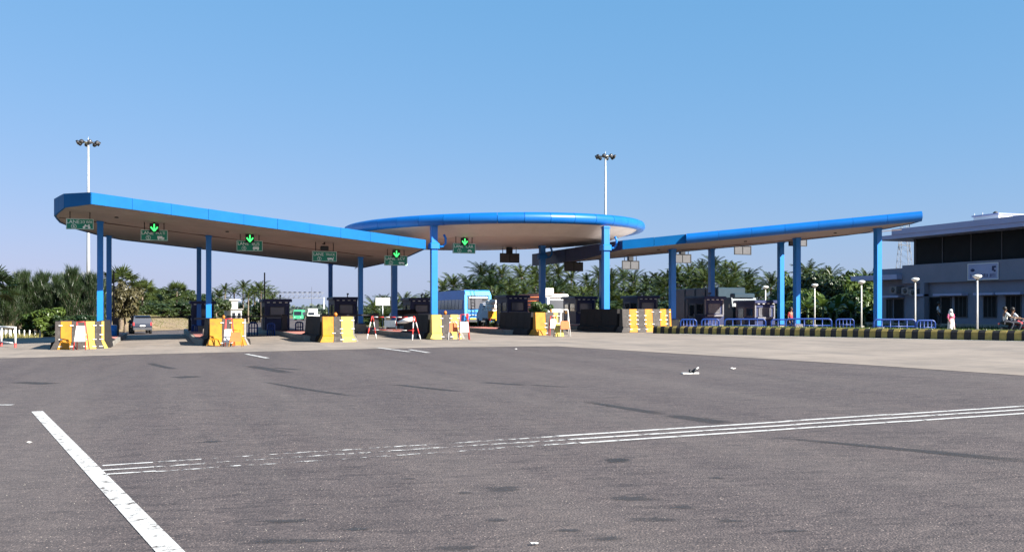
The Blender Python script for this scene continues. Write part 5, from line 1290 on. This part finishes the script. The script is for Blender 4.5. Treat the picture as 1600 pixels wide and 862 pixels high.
def place(src, name, lab, cat, px, top, dep, wide, group=None, rz=None, base=None, parts=('trunk', 'crown')):
    u, v = at(px, dep); g = (gz(u, v) if base is None else base)-.08; H = zz(top, dep)-g
    t = thing(name, lab, cat, (u, v, g), rp.uniform(0, 6.28), group)
    for s, n in zip(src, parts): inst(s, n, t, sc=(H*wide, H*wide, H))
    return t
for px, top in [(4, 470), (26, 474), (46, 472), (64, 474), (84, 476), (102, 472), (122, 474), (142, 474), (158, 470), (8, 452), (20, 440), (30, 430), (40, 429), (50, 444), (60, 436), (68, 431), (78, 450), (88, 434), (98, 446), (106, 431), (114, 424), (122, 434), (130, 438), (142, 432), (150, 436), (160, 441), (70, 455), (36, 456), (110, 452), (136, 456), (14, 462), (90, 460), (52, 462), (-10, 440), (170, 452)]:
    place(CA[rp.randrange(3)], 'casuarina_tree', 'feathery dark green casuarina in the row along the left verge', 'tree', px, top+2, rp.uniform(86, 100), rp.uniform(.7, 1.0), 'casuarinas on the left verge')

def broadleaf(seed, m, leaf=.055, clumps=34, per=120, squash=1.0, low=.25):
    r = random.Random(seed); M = MB(); T = MB()
    T.tube([(0, 0, -.02), (.02, .01, .2), (0, .02, .42)], [.035, .026, .018], 7)
    for k in range(clumps):
        while True:
            p = Vector((r.uniform(-1, 1), r.uniform(-1, 1), r.uniform(-1, 1)))
            if .25 < p.length < 1: break
        c = Vector((p.x*.42, p.y*.42, low+(1-low)*.5+p.z*(1-low)*.44))
        if k % 3 == 0: T.tube([(0, .01, .3), (c.x*.5, c.y*.5, .3+(c.z-.3)*.6), tuple(c)], [.014, .009, .003], 4, cap=False)
        R_ = r.uniform(.09, .17)
        for q in range(per):
            d = Vector((r.gauss(0, 1), r.gauss(0, 1), r.gauss(0, .8))).normalized(); o = c+d*R_*r.random()**.4
            n = (d+Vector((r.uniform(-.6, .6), r.uniform(-.6, .6), r.uniform(0, .9)))).normalized(); x = n.cross(Vector((r.uniform(-1, 1), r.uniform(-1, 1), .1))).normalized(); y = n.cross(x); s = leaf*r.uniform(.6, 1.2)*.5
            M.add([o-x*s*1.7, o-y*s*.7, o+x*s*1.7-n*s*.3, o+y*s*.7], [(0, 1, 2, 3)])
    return make_hidden(T.build('trunk', 'bark')), make_hidden(M.build('crown', m, fix=False))
BL = [broadleaf(s, 'tree_leaf') for s in (1, 2)]; BR = [broadleaf(3, 'brown_leaf', .05)]; BB = [broadleaf(s, 'bright_leaf', .08, 26, 110, low=.02) for s in (5, 6)]; SH = [broadleaf(s, 'tree_leaf', .09, 24, 100, low=.0) for s in (7, 8)]
for px, top, dep, w in [(195, 443, 98, .9), (178, 452, 100, .8)]: place(BR[0], 'broadleaved_tree', 'brownish green tree '+('right of the dark far left column' if px > 190 else 'half hidden behind the far left columns'), 'tree', px, top, dep, w)
for px, top, dep, w in [(215, 452, 150, 1.1), (232, 455, 152, 1.2), (248, 447, 158, 1.2), (262, 452, 160, 1.2), (285, 450, 168, 1.2), (303, 455, 172, 1.1), (322, 458, 176, 1.1), (338, 463, 182, 1.2), (205, 462, 142, 1.3), (240, 466, 148, 1.4), (275, 466, 156, 1.4), (300, 468, 165, 1.4), (325, 472, 172, 1.4)]:
    place(BL[rp.randrange(2)], 'broadleaved_tree', 'dark green tree in the thicket behind the far left lane', 'tree', px, top, dep, w, 'trees behind the far left lane')
for px, top, dep, w in [(228, 476, 132, 2.2), (246, 473, 138, 2.3), (264, 474, 142, 2.2), (282, 472, 148, 2.3), (214, 478, 128, 2.2), (298, 475, 152, 2.2), (256, 480, 135, 2.4), (318, 478, 160, 2.2)]: place(SH[rp.randrange(2)], 'shrub', 'low green shrub on the sandy bank behind the slate grey car', 'shrub', px, top, dep, w, 'shrubs behind the far left lane')
for px, top, dep, w in [(74, 479, 84, 1.5), (60, 488, 85, 1.6), (104, 492, 83, 1.7), (124, 491, 82, 1.7), (140, 492, 82, 1.6)]: place(BB[rp.randrange(2)] if px < 90 else SH[0], 'shrub', 'leafy shrub at the foot of the casuarinas', 'shrub', px, top, dep, w, 'shrubs below the casuarinas')
for px, top, dep, w in [(1248, 424, 108, .9), (1275, 418, 104, 1.0), (1300, 428, 100, .95), (1322, 424, 104, 1.0), (1342, 430, 98, .95), (1362, 418, 102, 1.0), (1258, 448, 96, 1.1), (1330, 452, 94, 1.1), (1372, 436, 108, 1.0), (1230, 446, 112, 1.0), (1390, 440, 112, 1.0)]:
    place(BL[rp.randrange(2)] if rp.random() < .35 else BB[rp.randrange(2)], 'broadleaved_tree', 'leafy green tree between the right canopy and the office', 'tree', px, top, dep, w, 'trees left of the office')
for px, top, dep, w in [(1215, 470, 100, 2.2), (1243, 478, 92, 2.0), (1268, 476, 90, 2.2), (1292, 480, 90, 2.0), (1315, 478, 88, 2.2), (1340, 480, 86, 2.0), (1358, 484, 84, 2.0), (1195, 472, 108, 2.4), (1150, 474, 110, 2.2), (1172, 478, 104, 2.0)]: place(SH[rp.randrange(2)] if rp.random() < .6 else BB[rp.randrange(2)], 'shrub', 'dense shrub below the trees left of the office', 'shrub', px, top, dep, w, 'shrubs left of the office')
for px in range(676, 1190, 22): place(SH[rp.randrange(2)], 'shrub', 'dark undergrowth shrub at the foot of the coconut grove', 'shrub', px+rp.uniform(-8, 8), 470+rp.uniform(-6, 6), rp.uniform(118, 126), 2.0, 'undergrowth of the coconut grove')
for px, top, dep, w in [(350, 474, 215, 1.5), (372, 476, 222, 1.5), (410, 474, 218, 1.5), (395, 470, 226, 1.4), (424, 468, 230, 1.4), (335, 472, 205, 1.4)]: place(SH[rp.randrange(2)], 'shrub', 'dark bush below the palms left of the gantry', 'shrub', px, top, dep, w, 'bushes below the far palms')
for px, top, dep, w in [(520, 482, 180, 2), (550, 480, 175, 2), (570, 484, 160, 2), (660, 476, 140, 2.0), (640, 480, 138, 2.0), (615, 486, 130, 2), (530, 488, 150, 2.2), (585, 488, 140, 2.2)]: place(SH[rp.randrange(2)], 'shrub', 'dark bush behind the toll booths under the left canopy end', 'shrub', px, top, dep, w, 'bushes behind the middle booths')
# planted shrub inside the fifth barrier
u, v = BP[4]; place(BB[0], 'shrub', 'sunlit leafy shrub growing behind the striped barrier', 'shrub', 845, 470, depth_of(u, v+1.4), 1.15, base=.9)
# banana leaves by the lamp posts
def banana(px, top, dep, lab):
    u, v = at(px, dep); g = gz(u, v); H = zz(top, dep)-g; t = thing('banana_plant', lab, 'plant', (u, v, g), rp.uniform(0, 6), 'banana plants left of the office')
    MB().tube([(0, 0, -.1), (.03, 0, H*.6)], [.14, .08], 8).build('stem', 'bright_leaf', t)
    for k in range(8):
        az = k*2.4; e = radians(75-50*k/8); p = Vector((0, 0, H*.55)); side = Vector((-sin(az), cos(az), 0)); V = []; n = 7; ln = H*.55
        for i in range(n+1):
            w = .26*sin(pi*min(1, .1+.9*i/n))**.7; V += [p-side*w+Vector((0, 0, .06)), p, p+side*w+Vector((0, 0, .06))]; d = Vector((cos(az)*cos(e), sin(az)*cos(e), sin(e))); p = p+d*ln/n; e -= .17
        MB().add(V, [f for i in range(n) for f in ((3*i, 3*i+1, 3*i+4, 3*i+3), (3*i+1, 3*i+2, 3*i+5, 3*i+4))]).build('leaf', 'bright_leaf', t, fix=False)
for a in [(1286, 454, 86), (1308, 456, 84), (1262, 458, 88), (1298, 470, 80), (1330, 466, 84), (1250, 462, 90), (1352, 474, 82)]: banana(*a, 'banana plant with broad pale leaves among the trees left of the office')
# far wood on the horizon
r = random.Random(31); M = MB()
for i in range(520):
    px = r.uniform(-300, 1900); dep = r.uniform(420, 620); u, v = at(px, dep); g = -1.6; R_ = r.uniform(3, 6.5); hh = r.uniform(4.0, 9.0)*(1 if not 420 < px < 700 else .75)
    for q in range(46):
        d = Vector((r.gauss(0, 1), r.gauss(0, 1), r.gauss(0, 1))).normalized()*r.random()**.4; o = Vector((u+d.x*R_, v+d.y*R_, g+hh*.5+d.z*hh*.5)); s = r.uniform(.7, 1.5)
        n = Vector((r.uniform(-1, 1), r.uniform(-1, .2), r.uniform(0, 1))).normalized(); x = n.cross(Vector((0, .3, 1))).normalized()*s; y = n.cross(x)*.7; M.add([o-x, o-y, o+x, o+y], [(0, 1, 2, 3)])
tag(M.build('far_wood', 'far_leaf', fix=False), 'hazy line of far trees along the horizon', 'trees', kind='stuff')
# far white house on the bank
u, v = at(364, 208); g = gz(u, v)-.1; t = thing('far_house', 'small white house with dark openings far beyond the left lanes', 'house', (u, v, g), .3)
MB().box((0, 0, 1.2), (2.4, 4, 2.6)).build('wall', 'house_white', t); MB().cham((0, 0, 2.6), (2.9, 4.6, .25), .05).build('roof', 'concrete', t); MB().box((0, 0, 3.6), (1.4, 2, 1.8)).build('upper_room', 'house_white', t); MB().cham((0, 0, 4.6), (2.6, 2.6, .3), .05).build('upper_roof', 'house_white', t)
for x in (-.6, .6): w = MB().box((x, -2.01, 1.3), (.7, .08, 1.1)).build('window', 'glass_dark', t); MB().box((x, -2.07, .7), (.9, .1, .08)).build('sill', 'concrete', w)
# earth bank and hut roofs past the bend, a thin radio mast by the gantry
u, v = at(487, 420); M = MB().tube([(0, 0, 0), (0, 0, zz(448, 420)+1.5)], [.12, .06], 5); o = M.build('radio_mast', 'dark_grey'); o.location = (u, v, -1.5); tag(o, 'thin radio mast standing behind the far gantry', 'mast')
def bank_spot(r):
    while True:
        v = r.uniform(108, 175); u = road_left(v)-r.uniform(1.5, 16)
        return (u, v, gz(u, v)-.02)
grass('grass', bank_spot, 9000, .2, 'tufts of grass on the earth bank behind the slate grey car')
